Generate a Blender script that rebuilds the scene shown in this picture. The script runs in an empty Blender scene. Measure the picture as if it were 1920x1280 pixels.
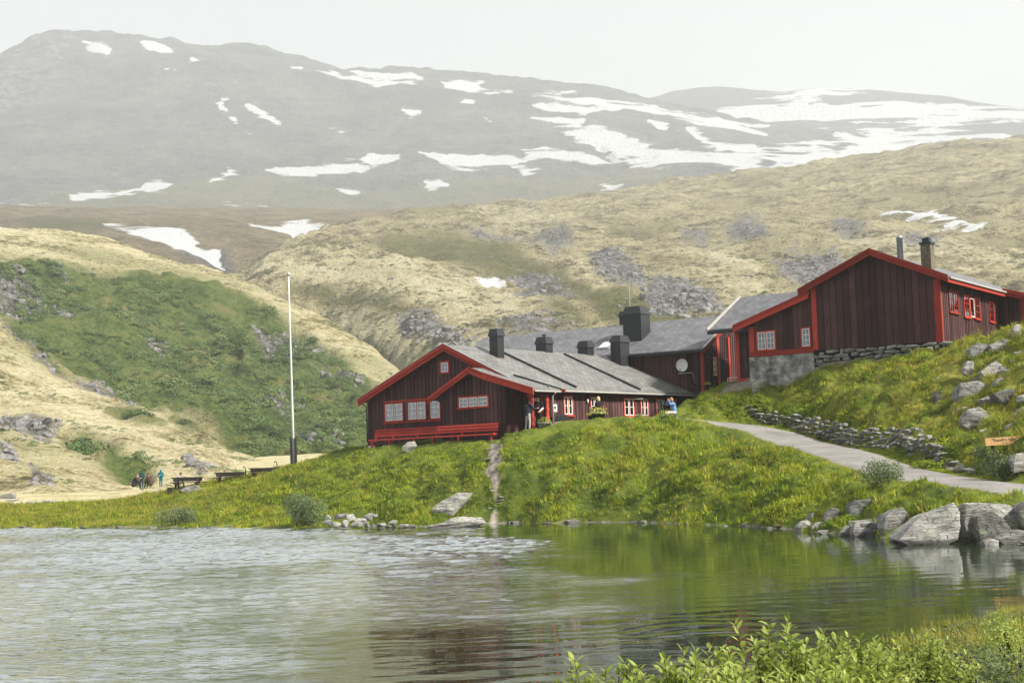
import bpy, bmesh, math, random
import numpy as np
from mathutils import Vector, Matrix, noise as mnoise

# ------------------------------------------------------------------ camera, sky, sun, exposure
scene = bpy.context.scene
FOCAL, EYE = 2667.0, 2.4                       # focal length in pixels of a 1920 px wide picture; eye height above the lake
PITCH, ROLL = math.atan(240 / FOCAL), math.radians(1.7)
_f = np.array([0, math.cos(PITCH), math.sin(PITCH)])
_r0 = np.array([1.0, 0, 0]); _u0 = np.cross(_r0, _f)
_r = _r0 * math.cos(ROLL) - _u0 * math.sin(ROLL)
_u = _u0 * math.cos(ROLL) + _r0 * math.sin(ROLL)
cam_data = bpy.data.cameras.new("camera"); cam = bpy.data.objects.new("camera", cam_data)
scene.collection.objects.link(cam); scene.camera = cam
cam_data.sensor_width = 36.0; cam_data.lens = FOCAL / 1920 * 36; cam_data.clip_start = 0.1; cam_data.clip_end = 40000
_m = Matrix.Identity(4)
for i in range(3):
    _m[i][0] = _r[i]; _m[i][1] = _u[i]; _m[i][2] = -_f[i]
_m[0][3], _m[1][3], _m[2][3] = 0, 0, EYE
cam.matrix_world = _m

SUN_AZ, SUN_EL = 122.0, 38.0                   # compass-like: 0 = +Y, 90 = +X
world = bpy.data.worlds.new("World"); scene.world = world; world.use_nodes = True
nt = world.node_tree; nt.nodes.clear()
out = nt.nodes.new("ShaderNodeOutputWorld"); bg = nt.nodes.new("ShaderNodeBackground")
sky = nt.nodes.new("ShaderNodeTexSky"); sky.sky_type = 'NISHITA'; sky.sun_disc = False
sky.sun_elevation = math.radians(SUN_EL); sky.sun_rotation = math.radians(SUN_AZ)
sky.dust_density = 5.0; sky.altitude = 1100
sc = nt.nodes.new("ShaderNodeVectorMath"); sc.operation = 'SCALE'; sc.inputs[3].default_value = 0.09
mx = nt.nodes.new("ShaderNodeMix"); mx.data_type = 'RGBA'
tcw = nt.nodes.new("ShaderNodeTexCoord"); mpw = nt.nodes.new("ShaderNodeMapping"); mpw.inputs[3].default_value = (1.3, 1.3, 3.2)
nzw = nt.nodes.new("ShaderNodeTexNoise"); nzw.inputs["Scale"].default_value = 1.1; nzw.inputs["Detail"].default_value = 4
rpw = nt.nodes.new("ShaderNodeValToRGB")
rpw.color_ramp.elements[0].position = 0.3; rpw.color_ramp.elements[0].color = (0.52, 0.555, 0.59, 1)
rpw.color_ramp.elements[1].position = 0.72; rpw.color_ramp.elements[1].color = (0.59, 0.615, 0.64, 1)
nt.links.new(tcw.outputs["Generated"], mpw.inputs[0]); nt.links.new(mpw.outputs[0], nzw.inputs["Vector"])
nt.links.new(nzw.outputs[0], rpw.inputs[0])
nt.links.new(sky.outputs[0], sc.inputs[0])
mx.inputs[0].default_value = 0.88
nt.links.new(sc.outputs[0], mx.inputs[6]); nt.links.new(rpw.outputs[0], mx.inputs[7])
nt.links.new(mx.outputs[2], bg.inputs[0]); bg.inputs[1].default_value = 0.42
nt.links.new(bg.outputs[0], out.inputs[0])

sun_d = bpy.data.lights.new("sun", 'SUN'); sun_d.energy = 4.3; sun_d.angle = math.radians(7); sun_d.color = (1.0, 0.95, 0.86)
sun = bpy.data.objects.new("sun", sun_d); scene.collection.objects.link(sun)
_a, _e = math.radians(SUN_AZ), math.radians(SUN_EL)
_sd = Vector((math.sin(_a) * math.cos(_e), math.cos(_a) * math.cos(_e), math.sin(_e)))
sun.rotation_euler = (-_sd).to_track_quat('-Z', 'Y').to_euler(); sun.location = (30, -20, 60)

scene.view_settings.view_transform = 'Standard'; scene.view_settings.look = 'None'
scene.view_settings.exposure = 1.3; scene.view_settings.gamma = 1.0; scene.view_settings.use_curve_mapping = False
scene.cycles.max_bounces = 6; scene.cycles.volume_bounces = 1; scene.cycles.transparent_max_bounces = 16
scene.cycles.use_denoising = True

# ------------------------------------------------------------------ helpers
COL = scene.collection.objects
rng = np.random.default_rng(7); random.seed(7)

def ray(px, py):
    return _f * FOCAL + _r * (px - 960) - _u * (py - 640)
def at(px, py, Y=None, z=None):
    d = ray(px, py); t = Y / d[1] if Y is not None else (z - EYE) / d[2]
    return np.array([0, 0, EYE]) + d * t
def rayn(px, py):                               # vectorised rays
    px = np.asarray(px, float)[..., None]; py = np.asarray(py, float)[..., None]
    return _f * FOCAL + _r * (px - 960) - _u * (py - 640)
def proj(p):
    q = np.asarray(p, float) - np.array([0, 0, EYE]); z = q @ _f
    return 960 + FOCAL * (q @ _r) / z, 640 - FOCAL * (q @ _u) / z

def _hash(ix, iy, seed):
    h = (ix.astype(np.int64) * 374761393 + iy.astype(np.int64) * 668265263 + seed * 974634777) & 0xFFFFFFFF
    h = ((h ^ (h >> 13)) * 1274126177) & 0xFFFFFFFF
    return ((h ^ (h >> 16)) & 0xFFFF) / 65535.0
def vnoise(x, y, seed=0):
    ix, iy = np.floor(x), np.floor(y); fx, fy = x - ix, y - iy
    fx = fx * fx * fx * (fx * (fx * 6 - 15) + 10); fy = fy * fy * fy * (fy * (fy * 6 - 15) + 10)
    a, b = _hash(ix, iy, seed), _hash(ix + 1, iy, seed); c, d = _hash(ix, iy + 1, seed), _hash(ix + 1, iy + 1, seed)
    return ((a * (1 - fx) + b * fx) * (1 - fy) + (c * (1 - fx) + d * fx) * fy) * 2 - 1
def fbm(x, y, oct=4, seed=0, gain=0.5):
    s, a = 0, 1.0
    for o in range(oct):
        c, sn = math.cos(o * 1.1), math.sin(o * 1.1)
        s = s + a * vnoise((x * c - y * sn) * 2 ** o + o * 17.3, (x * sn + y * c) * 2 ** o - o * 9.1, seed + o); a *= gain
    return s
def cell(x, y, seed=0):                          # distance to nearest jittered point: puffy cushions
    ix, iy = np.floor(x), np.floor(y); best = np.full(x.shape, 9.0)
    for dx in (-1, 0, 1):
        for dy in (-1, 0, 1):
            jx, jy = ix + dx, iy + dy
            px = jx + _hash(jx, jy, seed); py = jy + _hash(jx, jy, seed + 5)
            best = np.minimum(best, (px - x) ** 2 + (py - y) ** 2)
    return np.sqrt(best)
def sstep(a, b, x):
    t = np.clip((x - a) / (b - a), 0, 1); return t * t * (3 - 2 * t)

def poly_sd(px, py, poly):                       # signed distance to a polygon, + inside
    px, py = np.asarray(px, float), np.asarray(py, float)
    d = np.full(px.shape, 1e9); ins = np.zeros(px.shape, bool); n = len(poly)
    for i in range(n):
        x0, y0 = poly[i]; x1, y1 = poly[(i + 1) % n]
        ex, ey = x1 - x0, y1 - y0; L = ex * ex + ey * ey + 1e-9
        t = np.clip(((px - x0) * ex + (py - y0) * ey) / L, 0, 1)
        d = np.minimum(d, (px - x0 - t * ex) ** 2 + (py - y0 - t * ey) ** 2)
        if y0 != y1:
            c = ((y0 > py) != (y1 > py)) & (px < (x1 - x0) * (py - y0) / (y1 - y0) + x0); ins ^= c
    d = np.sqrt(d); return np.where(ins, d, -d)
def line_d(px, py, pts):                         # distance to polyline
    d = np.full(np.asarray(px).shape, 1e9)
    for (x0, y0), (x1, y1) in zip(pts[:-1], pts[1:]):
        ex, ey = x1 - x0, y1 - y0; L = ex * ex + ey * ey + 1e-9
        t = np.clip(((px - x0) * ex + (py - y0) * ey) / L, 0, 1)
        d = np.minimum(d, (px - x0 - t * ex) ** 2 + (py - y0 - t * ey) ** 2)
    return np.sqrt(d)

def tag(o, label=None, cat=None, group=None, kind=None):
    if label: o["label"] = label
    if cat: o["category"] = cat
    if group: o["group"] = group
    if kind: o["kind"] = kind
    return o
def grid_mesh(name, P, mat, attrs=None, smooth=True):
    R, C, _ = P.shape; me = bpy.data.meshes.new(name)
    me.vertices.add(R * C); me.vertices.foreach_set("co", P.reshape(-1).astype(np.float32))
    i = np.arange(R * C).reshape(R, C)
    q = np.stack([i[:-1, :-1], i[:-1, 1:], i[1:, 1:], i[1:, :-1]], -1).reshape(-1, 4)
    n = len(q); me.loops.add(n * 4); me.loops.foreach_set("vertex_index", q.reshape(-1).astype(np.int32))
    me.polygons.add(n); me.polygons.foreach_set("loop_start", np.arange(0, n * 4, 4, dtype=np.int32))
    me.polygons.foreach_set("use_smooth", np.full(n, smooth))
    me.update(calc_edges=True)
    for k, v in (attrs or {}).items():
        a = me.attributes.new(k, 'FLOAT', 'POINT'); a.data.foreach_set("value", np.asarray(v, np.float32).reshape(-1))
    o = bpy.data.objects.new(name, me); COL.link(o)
    if mat: me.materials.append(mat)
    return o
def make_mesh(name, v, f, mat, smooth=False):
    me = bpy.data.meshes.new(name); me.from_pydata([tuple(map(float, p)) for p in v], [], f)
    if smooth: me.polygons.foreach_set("use_smooth", np.full(len(me.polygons), True))
    if mat: me.materials.append(mat)
    return me
def part(name, vf, mat, parent=None, smooth=False, loc=None, rz=None):
    o = bpy.data.objects.new(name, make_mesh(name, vf[0], vf[1], mat, smooth)); COL.link(o)
    if parent: o.parent = parent
    if loc is not None: o.location = loc
    if rz is not None: o.rotation_euler.z = rz
    return o
def empty(name, loc=(0, 0, 0), rz=0.0):
    o = bpy.data.objects.new(name, None); COL.link(o); o.location = loc; o.rotation_euler.z = rz; o.empty_display_size = 0.2
    return o
def nb(): return ([], [])
def hexa(b, p):                                   # 8 corners: bottom 4 (ccw), top 4
    v, f = b; n = len(v); v.extend(p)
    f.extend([(n, n + 3, n + 2, n + 1), (n + 4, n + 5, n + 6, n + 7), (n, n + 1, n + 5, n + 4), (n + 1, n + 2, n + 6, n + 5), (n + 2, n + 3, n + 7, n + 6), (n + 3, n, n + 4, n + 7)])
    return b
def box(b, x0, x1, y0, y1, z0, z1):
    return hexa(b, [(x0, y0, z0), (x1, y0, z0), (x1, y1, z0), (x0, y1, z0), (x0, y0, z1), (x1, y0, z1), (x1, y1, z1), (x0, y1, z1)])
def slab(b, c, t):                                # 4 corners (ccw seen from above) of the top face, thickness down
    return hexa(b, [(p[0], p[1], p[2] - t) for p in c] + [tuple(p) for p in c])
def beam(b, p, q, w, h, up=(0, 0, 1)):
    p, q, up = Vector(p), Vector(q), Vector(up); d = (q - p).normalized(); s = d.cross(up).normalized(); u = s.cross(d)
    s = s * w / 2; u = u * h / 2
    return hexa(b, [tuple(p - s - u), tuple(p + s - u), tuple(q + s - u), tuple(q - s - u), tuple(p - s + u), tuple(p + s + u), tuple(q + s + u), tuple(q - s + u)])
def tube(b, pts, r, n=8, cap=True):
    v, f = b; pts = [Vector(p) for p in pts]; base = len(v); rr = r if hasattr(r, '__len__') else [r] * len(pts)
    for i, p in enumerate(pts):
        d = (pts[min(i + 1, len(pts) - 1)] - pts[max(i - 1, 0)]).normalized()
        a = d.orthogonal().normalized() if abs(d.z) > .99 else d.cross(Vector((0, 0, 1))).normalized()
        c = d.cross(a)
        for k in range(n):
            t = 2 * math.pi * k / n; v.append(tuple(p + (a * math.cos(t) + c * math.sin(t)) * rr[i]))
    for i in range(len(pts) - 1):
        for k in range(n):
            f.append((base + i * n + k, base + i * n + (k + 1) % n, base + (i + 1) * n + (k + 1) % n, base + (i + 1) * n + k))
    if cap: f.append(tuple(base + k for k in range(n))[::-1]); f.append(tuple(base + (len(pts) - 1) * n + k for k in range(n)))
    return b
def lathe(b, prof, cx=0, cy=0, n=12):             # prof: list of (r, z)
    return tube(b, [(cx, cy, z) for r, z in prof], [r for r, z in prof], n)
def sphere(b, c, r, n=8, m=6):
    return tube(b, [(c[0], c[1], c[2] - r * math.cos(math.pi * (i + .02) / (m + .04))) for i in range(m + 1)], [max(.002, r * math.sin(math.pi * i / m)) for i in range(m + 1)], n)

# ------------------------------------------------------------------ materials
class NT:
    def __init__(s, name):
        s.m = bpy.data.materials.new(name); s.m.use_nodes = True; s.t = s.m.node_tree; s.t.nodes.clear()
        s.out = s.new("ShaderNodeOutputMaterial")
    def new(s, k, **kw):
        n = s.t.nodes.new(k)
        for a, b in kw.items(): setattr(n, a, b)
        return n
    def link(s, a, b): s.t.links.new(a, b)
    def val(s, x, sock):
        if hasattr(x, 'is_linked') or hasattr(x, 'links'): s.link(x, sock)
        elif isinstance(x, (tuple, list)) and len(x) == 3 and sock.type == 'RGBA': sock.default_value = (*x, 1)
        else: sock.default_value = x
    def math(s, op, a, b=0.0, clamp=False):
        n = s.new("ShaderNodeMath", operation=op); n.use_clamp = clamp; s.val(a, n.inputs[0]); s.val(b, n.inputs[1]); return n.outputs[0]
    def mix(s, f, a, b, blend='MIX'):
        n = s.new("ShaderNodeMix", data_type='RGBA', blend_type=blend); s.val(f, n.inputs[0]); s.val(a, n.inputs[6]); s.val(b, n.inputs[7]); return n.outputs[2]
    def pos(s, scale=(1, 1, 1), obj=False, rot=(0, 0, 0)):
        if obj: src = s.new("ShaderNodeTexCoord").outputs["Object"]
        else: src = s.new("ShaderNodeNewGeometry").outputs["Position"]
        n = s.new("ShaderNodeMapping"); s.link(src, n.inputs[0]); n.inputs[3].default_value = scale; n.inputs[2].default_value = rot; return n.outputs[0]
    def noise(s, vec, scale, detail=4, rough=.55, dist=0.0):
        n = s.new("ShaderNodeTexNoise"); s.link(vec, n.inputs["Vector"]); n.inputs["Scale"].default_value = scale
        n.inputs["Detail"].default_value = detail; n.inputs["Roughness"].default_value = rough; n.inputs["Distortion"].default_value = dist; return n.outputs[0]
    def voro(s, vec, scale, feat='F1', out="Distance"):
        n = s.new("ShaderNodeTexVoronoi", feature=feat); s.link(vec, n.inputs["Vector"]); n.inputs["Scale"].default_value = scale; return n.outputs[out]
    def ramp(s, x, stops):
        n = s.new("ShaderNodeValToRGB"); s.link(x, n.inputs[0]); cr = n.color_ramp
        while len(cr.elements) < len(stops): cr.elements.new(.5)
        for e, (p, c) in zip(cr.elements, stops): e.position = p; e.color = (*c, 1) if len(c) == 3 else c
        return n.outputs[0]
    def step(s, x, a, b):                          # smooth 0..1
        n = s.new("ShaderNodeMapRange", interpolation_type='SMOOTHSTEP'); s.val(x, n.inputs[0]); n.inputs[1].default_value = a; n.inputs[2].default_value = b; return n.outputs[0]
    def attr(s, name): return s.new("ShaderNodeAttribute", attribute_name=name).outputs["Fac"]
    def bump(s, h, strength=.5, dist=.05):
        n = s.new("ShaderNodeBump"); n.inputs["Strength"].default_value = strength; n.inputs["Distance"].default_value = dist; s.link(h, n.inputs["Height"]); return n.outputs[0]
    def bsdf(s, col, rough=.8, normal=None, spec=.3, metal=0.0, **kw):
        n = s.new("ShaderNodeBsdfPrincipled"); s.val(col, n.inputs["Base Color"]); s.val(rough, n.inputs["Roughness"])
        n.inputs["Specular IOR Level"].default_value = spec; n.inputs["Metallic"].default_value = metal
        if normal is not None: s.link(normal, n.inputs["Normal"])
        for k, v in kw.items(): s.val(v, n.inputs[k])
        s.link(n.outputs[0], s.out.inputs[0]); return n
def plain(name, col, rough=.6, spec=.3, metal=0.0, var=.25, scale=6.0, bump=0.0):
    t = NT(name); p = t.pos(obj=True); n = t.noise(p, scale, 5)
    d = tuple(c * (1 - var) for c in col); l = tuple(min(1, c * (1 + var)) for c in col)
    c = t.ramp(n, [(.3, d), (.7, l)])
    t.bsdf(c, rough, t.bump(n, bump, .02) if bump else None, spec, metal); return t.m
def wood(name, col, var=.35, grain=1.0):
    t = NT(name); p = t.pos((9, 9, .5), obj=True); n = t.noise(p, 3.0 * grain, 6, .6); n2 = t.noise(t.pos(obj=False), .9, 4)
    oi = t.new("ShaderNodeObjectInfo").outputs["Random"]
    c = t.ramp(n, [(.25, tuple(x * (1 - var) for x in col)), (.75, tuple(x * (1 + var) for x in col))])
    c = t.mix(t.math('MULTIPLY', t.step(n2, .45, .75), .35), c, tuple(x * 1.5 + .012 for x in col))
    hs = t.new("ShaderNodeHueSaturation"); t.link(c, hs.inputs["Color"]); t.val(t.math('ADD', t.math('MULTIPLY', oi, .8), .6), hs.inputs["Value"])
    t.bsdf(hs.outputs[0], .72, t.bump(n, .35, .01), .1); return t.m

M = {}
M['dark_wood'] = wood('dark_stained_wood', (.068, .033, .032))
M['recess_wood'] = wood('dark_recess_wood', (.018, .010, .010))
M['red'] = wood('red_painted_wood', (.31, .04, .026), .18)
M['bench_red'] = wood('red_bench_paint', (.48, .06, .045), .15)
M['white'] = plain('white_paint', (.72, .7, .66), .5, var=.08)
M['black_metal'] = plain('black_metal', (.018, .02, .022), .45, .4, var=.3)
M['grey_metal'] = plain('grey_metal', (.33, .36, .38), .4, .5, .5, .15)
M['gutter'] = plain('pale_gutter', (.4, .39, .36), .4, .4, .2, .15)
M['dark_plank'] = wood('weathered_dark_plank', (.03, .024, .022))
M['plank'] = wood('grey_plank', (.2, .17, .14))
M['dish'] = plain('dish_white', (.68, .67, .63), .45, var=.06)
M['cloth_white'] = plain('curtain', (.75, .72, .66), .9, var=.1, scale=20)
M['cloth_warm'] = plain('sunlit_curtain', (.62, .42, .2), .9, var=.2, scale=20)  # orange sunlight on the long wall windows put into the cloth colour
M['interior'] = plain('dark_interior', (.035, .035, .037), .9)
M['paper'] = plain('paper', (.75, .75, .72), .7, var=.05)
M['ink'] = plain('ink', (.03, .03, .03), .7)
M['signwood'] = wood('sign_board_wood', (.42, .25, .11), .18, .4)
def glass_mat():
    t = NT('window_glass'); g = t.new("ShaderNodeBsdfGlossy"); g.inputs["Roughness"].default_value = .03; g.inputs["Color"].default_value = (.9, .95, 1, 1)
    tr = t.new("ShaderNodeBsdfTransparent"); tr.inputs["Color"].default_value = (.82, .88, .9, 1)
    nz = t.noise(t.pos(obj=False), 2.5, 2); bp = t.bump(nz, .08, .05); t.link(bp, g.inputs["Normal"])
    m = t.new("ShaderNodeMixShader"); fr = t.new("ShaderNodeFresnel"); fr.inputs[0].default_value = 1.9
    t.link(t.math('ADD', fr.outputs[0], .12, True), m.inputs[0]); t.link(tr.outputs[0], m.inputs[1]); t.link(g.outputs[0], m.inputs[2]); t.link(m.outputs[0], t.out.inputs[0]); return t.m
M['glass'] = glass_mat()
def slate(name, lo, hi, sc=1.0):
    t = NT(name); p = t.pos(obj=True)
    rot = t.new("ShaderNodeMapping"); t.link(p, rot.inputs[0]); rot.inputs[2].default_value = (0, 0, math.radians(45))
    br = t.new("ShaderNodeTexBrick"); t.link(rot.outputs[0], br.inputs["Vector"]); br.inputs["Scale"].default_value = 1.0
    br.offset = 0.0; br.inputs["Brick Width"].default_value = .3 * sc; br.inputs["Row Height"].default_value = .3 * sc; br.inputs["Mortar Size"].default_value = .012; br.inputs["Mortar Smooth"].default_value = .3
    br.inputs["Color1"].default_value = (.2, .2, .2, 1); br.inputs["Color2"].default_value = (.9, .9, .9, 1); br.inputs["Mortar"].default_value = (0, 0, 0, 1); br.inputs["Bias"].default_value = -.1
    n = t.noise(p, 1.2, 5); n2 = t.noise(p, 14, 3)
    v = t.math('ADD', t.math('MULTIPLY', br.outputs["Color"], .5), t.math('MULTIPLY', n, .5)); v = t.math('ADD', v, t.math('MULTIPLY', n2, .2))
    c = t.ramp(v, [(.15, tuple(x * .45 for x in lo)), (.4, lo), (.85, hi)])
    t.bsdf(c, t.ramp(n2, [(.3, (.42,) * 3), (.7, (.62,) * 3)]), t.bump(br.outputs["Color"], .8, .03), .4); return t.m
M['slate'] = slate('pale_slate', (.115, .112, .106), (.215, .21, .2))
M['slate_dark'] = slate('grey_slate', (.095, .095, .10), (.175, .175, .184))
def rock_mat(name='lichen_rock', lo=(.09, .086, .082), hi=(.36, .35, .33), lichen=(.27, .31, .2), sc=1.0):
    t = NT(name); p = t.pos(obj=True); oi = t.new("ShaderNodeObjectInfo").outputs["Random"]
    off = t.new("ShaderNodeVectorMath", operation='ADD'); t.link(p, off.inputs[0]); cb = t.new("ShaderNodeCombineXYZ")
    t.link(t.math('MULTIPLY', oi, 40.0), cb.inputs[0]); t.link(cb.outputs[0], off.inputs[1]); p = off.outputs[0]
    st = t.new("ShaderNodeMapping"); t.link(p, st.inputs[0]); st.inputs[3].default_value = (1, 1, 5); st.inputs[2].default_value = (.35, .2, 0)
    a = t.noise(st.outputs[0], 1.6 * sc, 7, .65); b = t.noise(p, 5 * sc, 6, .6); c3 = t.noise(p, 2.1 * sc, 4); cr = t.voro(st.outputs[0], 2.2 * sc, 'DISTANCE_TO_EDGE')
    col = t.ramp(t.math('ADD', t.math('MULTIPLY', a, .6), t.math('MULTIPLY', b, .4)), [(.34, lo), (.5, tuple((x + y) / 2 for x, y in zip(lo, hi))), (.66, hi)])
    col = t.mix(t.math('MULTIPLY', t.step(c3, .52, .66), .55), col, lichen)
    col = t.mix(t.math('SUBTRACT', .75, t.step(cr, 0.0, .05)), col, (.04, .038, .036))
    wz = t.new('ShaderNodeSeparateXYZ'); t.link(t.pos(), wz.inputs[0]); wet = t.step(t.math('ADD', wz.outputs[2], t.math('MULTIPLY', t.math('SUBTRACT', b, .5), .2)), .2, .08); col = t.mix(t.math('MULTIPLY', wet, .45), col, (.035, .033, .026))
    h = t.math('ADD', t.math('MULTIPLY', a, 1.0), t.math('MULTIPLY', b, .5)); h = t.math('ADD', h, t.math('MULTIPLY', t.step(cr, 0, .05), .35))
    t.bsdf(col, .88, t.bump(h, .8, .08), .2); return t.m
M['rock'] = rock_mat()
M['rock_pale'] = rock_mat('pale_rock', (.13, .125, .118), (.48, .465, .435), (.34, .36, .24))
M['rock_dark'] = rock_mat('dark_rock', (.05, .05, .047), (.22, .22, .2), (.15, .18, .1))  # darker tones of the rock, for shore and hillside stones alike
M['stone'] = rock_mat('wall_stone', (.11, .105, .1), (.42, .41, .38), (.3, .32, .22), 2.0)
def concrete():
    t = NT('stained_concrete'); p = t.pos(obj=True); a = t.noise(p, 1.5, 6, .65); b = t.noise(p, 6, 4)
    c = t.ramp(a, [(.38, (.09, .09, .078)), (.5, (.23, .23, .212)), (.6, (.42, .42, .4))]); t.bsdf(c, .9, t.bump(b, .3, .02), .2); return t.m
M['concrete'] = concrete()
def foliage(name, cols, trans=.35, rough=.55, patch=.6):
    t = NT(name); oi = t.new("ShaderNodeObjectInfo").outputs["Random"]; n = t.noise(t.pos(), patch, 4, .6); n2 = t.noise(t.pos(), 9.0, 2)
    v = t.math('ADD', t.math('MULTIPLY', n, .75), t.math('MULTIPLY', oi, .22)); v = t.math('ADD', v, t.math('MULTIPLY', t.math('SUBTRACT', n2, .5), .3))
    k = len(cols); col = t.ramp(v, [(.26 + .52 * i / (k - 1), c) for i, c in enumerate(cols)])
    d = t.new("ShaderNodeBsdfPrincipled"); t.link(col, d.inputs["Base Color"]); d.inputs["Roughness"].default_value = rough; d.inputs["Specular IOR Level"].default_value = .25
    tr = t.new("ShaderNodeBsdfTranslucent"); t.link(col, tr.inputs[0]); m = t.new("ShaderNodeMixShader"); m.inputs[0].default_value = trans
    t.link(d.outputs[0], m.inputs[1]); t.link(tr.outputs[0], m.inputs[2]); t.link(m.outputs[0], t.out.inputs[0]); return t.m
M['grass'] = foliage('slope_grass', [(.05, .085, .006), (.13, .195, .012), (.25, .315, .018), (.36, .375, .03), (.42, .36, .07)], .3, .6, .55)
M['grass_dry'] = foliage('dry_hill_grass', [(.06, .08, .009), (.16, .175, .018), (.29, .265, .034), (.38, .31, .065), (.34, .22, .08)], .3, .6, .5)
M['shrub'] = foliage('shrub_leaves', [(.06, .09, .035), (.12, .16, .065), (.19, .23, .11), (.26, .3, .16)], .3, .55, 1.2)
M['hill_shrub'] = foliage('hill_shrub_leaves', [(.04, .065, .02), (.075, .125, .035), (.12, .18, .055), (.19, .22, .08), (.24, .21, .1)], .2, .65, .12)
M['willow'] = foliage('willow_leaves', [(.15, .2, .035), (.26, .33, .06), (.37, .43, .1), (.48, .52, .2)], .4, .42, 3.0)
M['bark'] = plain('bark', (.07, .05, .03), .85, var=.35)
M['flower'] = plain('yellow_flowers', (.7, .5, .04), .7)
# ------------------------------------------------------------------ the lie of the land near the lake: a smooth surface through surveyed spots
HA = dict(az=41, o=(0.60, 73.758)); HC = dict(az=34, o=(11.34, 85.2)); HD = dict(az=36, o=(21.847, 72.0))
def loc2w(h, x, y):
    a = math.radians(h['az']); return h['o'][0] + x * math.cos(a) + y * math.sin(a), h['o'][1] - x * math.sin(a) + y * math.cos(a)
SHORE_FAR = [(-500, 1000), (-200, 993), (0, 990), (150, 990), (300, 990), (450, 990), (600, 990), (700, 986), (800, 986), (870, 983), (950, 980), (1020, 981), (1100, 979), (1200, 979), (1300, 983), (1400, 986), (1480, 992), (1560, 1000), (1640, 1005), (1720, 1016), (1800, 1013), (1870, 1013), (1930, 1018), (2000, 1040), (2070, 1070)]
SHORE_NEAR = [(2100, 1115), (1990, 1125), (1930, 1132), (1850, 1150), (1750, 1195), (1650, 1235), (1500, 1275), (1300, 1310), (1000, 1340), (600, 1380), (0, 1450), (-600, 1500)]
pts = [at(u, v, z=0.0) for u, v in SHORE_FAR + SHORE_NEAR]
SPOTS = [  # (u, v, distance)
 (0, 960, 85), (150, 959, 85), (300, 947, 86), (-300, 962, 89), (200, 942, 96), (0, 944, 97), (-200, 946, 100), (0, 928, 120), (150, 925, 125), (300, 919, 135), (-300, 930, 125), (450, 903, 145), (600, 890, 150),
 (348, 917, 91), (430, 905, 90), (500, 893, 89), (551, 879, 88), (610, 860, 86), (650, 848, 84), (450, 950, 77), (300, 969, 80), (600, 930, 75), (150, 974, 80),
 (700, 838, 79.5), (760, 833, 77.7), (850, 829, 75), (940, 825, 72.3), (640, 862, 100), (700, 872, 130),
 (990, 809, 70.6), (1040, 802, 70), (1100, 799, 70), (1200, 796, 71), (1290, 799, 73), (1100, 890, 66), (850, 900, 67.8), (700, 915, 71), (1300, 890, 62), (1300, 840, 68), (950, 900, 66),
 (1825, 912, 48), (1740, 893, 51.5), (1617, 862, 58), (1540, 840, 65), (1452, 815, 71), (1350, 799, 74.5),
 (1745, 912, 48), (1660, 893, 51.5), (1535, 862, 58), (1480, 840, 65), (1905, 912, 48), (1825, 893, 51.5), (1700, 862, 58), (1600, 840, 65), (1960, 938, 44.5), (2120, 960, 41.5), (2000, 985, 41),
 (1820, 873, 53), (1750, 860, 56), (1700, 845, 59.5), (1640, 826, 63), (1560, 808, 68), (1480, 791, 73), (1400, 780, 76.5),
 (1820, 857, 54), (1740, 836, 57.5), (1640, 803, 65), (1560, 784, 70), (1480, 773, 74.5),
 (1600, 740, 70), (1700, 720, 68), (1535, 692, 75.5), (1770, 658, 71.8), (1650, 675, 73.6), (1407, 732, 78), (1450, 722, 77.6), (1500, 705, 76.5), (1330, 746, 82), (1300, 762, 79), (1260, 783, 76.5),
 (1900, 626, 67), (1850, 645, 69), (1860, 700, 63), (1910, 700, 60), (1800, 700, 66), (1780, 760, 62), (1850, 770, 58.5), (1910, 770, 56), (1850, 820, 54.5), (1910, 830, 50.5), (1860, 870, 50.5), (1910, 880, 47.5),
 (2000, 600, 66), (2100, 620, 60), (2100, 760, 50), (2050, 860, 46), (2250, 700, 48),
 (1850, 944, 43.2), (1900, 950, 42), (1750, 960, 44), (1650, 960, 46.5), (1560, 940, 51), (1480, 920, 55)]
pts += [at(u, v, Y=d) for u, v, d in SPOTS]
for x, y, z in [(-30, 45, -1.2), (-15, 35, -1.2), (0, 35, -1.2), (0, 48, -1.2), (5, 28, -.9), (8, 33, -.7), (-10, 55, -1.2), (-25, 62, -1.2), (-45, 50, -1.2), (-8, 22, -1), (-25, 25, -1.2), (10, 38, -.6),
                (0, 0, .8), (0, 5, .75), (5, 5, .75), (0, 9, .5), (6, 12, .55), (9, 16, .5), (13, 20, .7), (14, 28, .8), (19, 34, 1.0), (22, 38, 1.2), (-10, 5, .6), (-10, -3, .8), (12, -5, 1.0), (-30, 4, .6),
                (-40, 110, 1.6), (-70, 110, 1.5), (-70, 160, 3), (-20, 170, 4), (20, 170, 8), (60, 170, 12), (45, 110, 12), (60, 70, 11), (0, 130, 5.5), (22, 120, 8.5), (-90, 90, 1), (40, 40, 4)]:
    pts.append(np.array([x, y, z]))
for h, x, y, z in [(HA, -12, 8, 4.2), (HA, -6, 8, 4.3), (HA, -15, 9, 3.9), (HA, .3, 5, 4.5), (HA, .3, 10, 4.55), (HA, .3, 15, 4.9), (HA, .5, -.4, 4.12), (HD, -4, 10, 8.6), (HD, 2, 8, 8.3), (HC, -10, 9, 6.2), (HC, 3, 3, 6.55), (HC, 1, 1, 6.45), (HC, -8, 4, 5.4), (HA, -5, -1.6, 3.85), (HA, -10, -.6, 3.85)]:
    px, py = loc2w(h, x, y); pts.append(np.array([px, py, z]))
CP = np.array(pts); SC = 30.0
def _tps(A, B):
    d2 = ((A[:, None, 0] - B[None, :, 0]) ** 2 + (A[:, None, 1] - B[None, :, 1]) ** 2) / SC ** 2
    return .5 * d2 * np.log(d2 + 1e-12)
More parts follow.
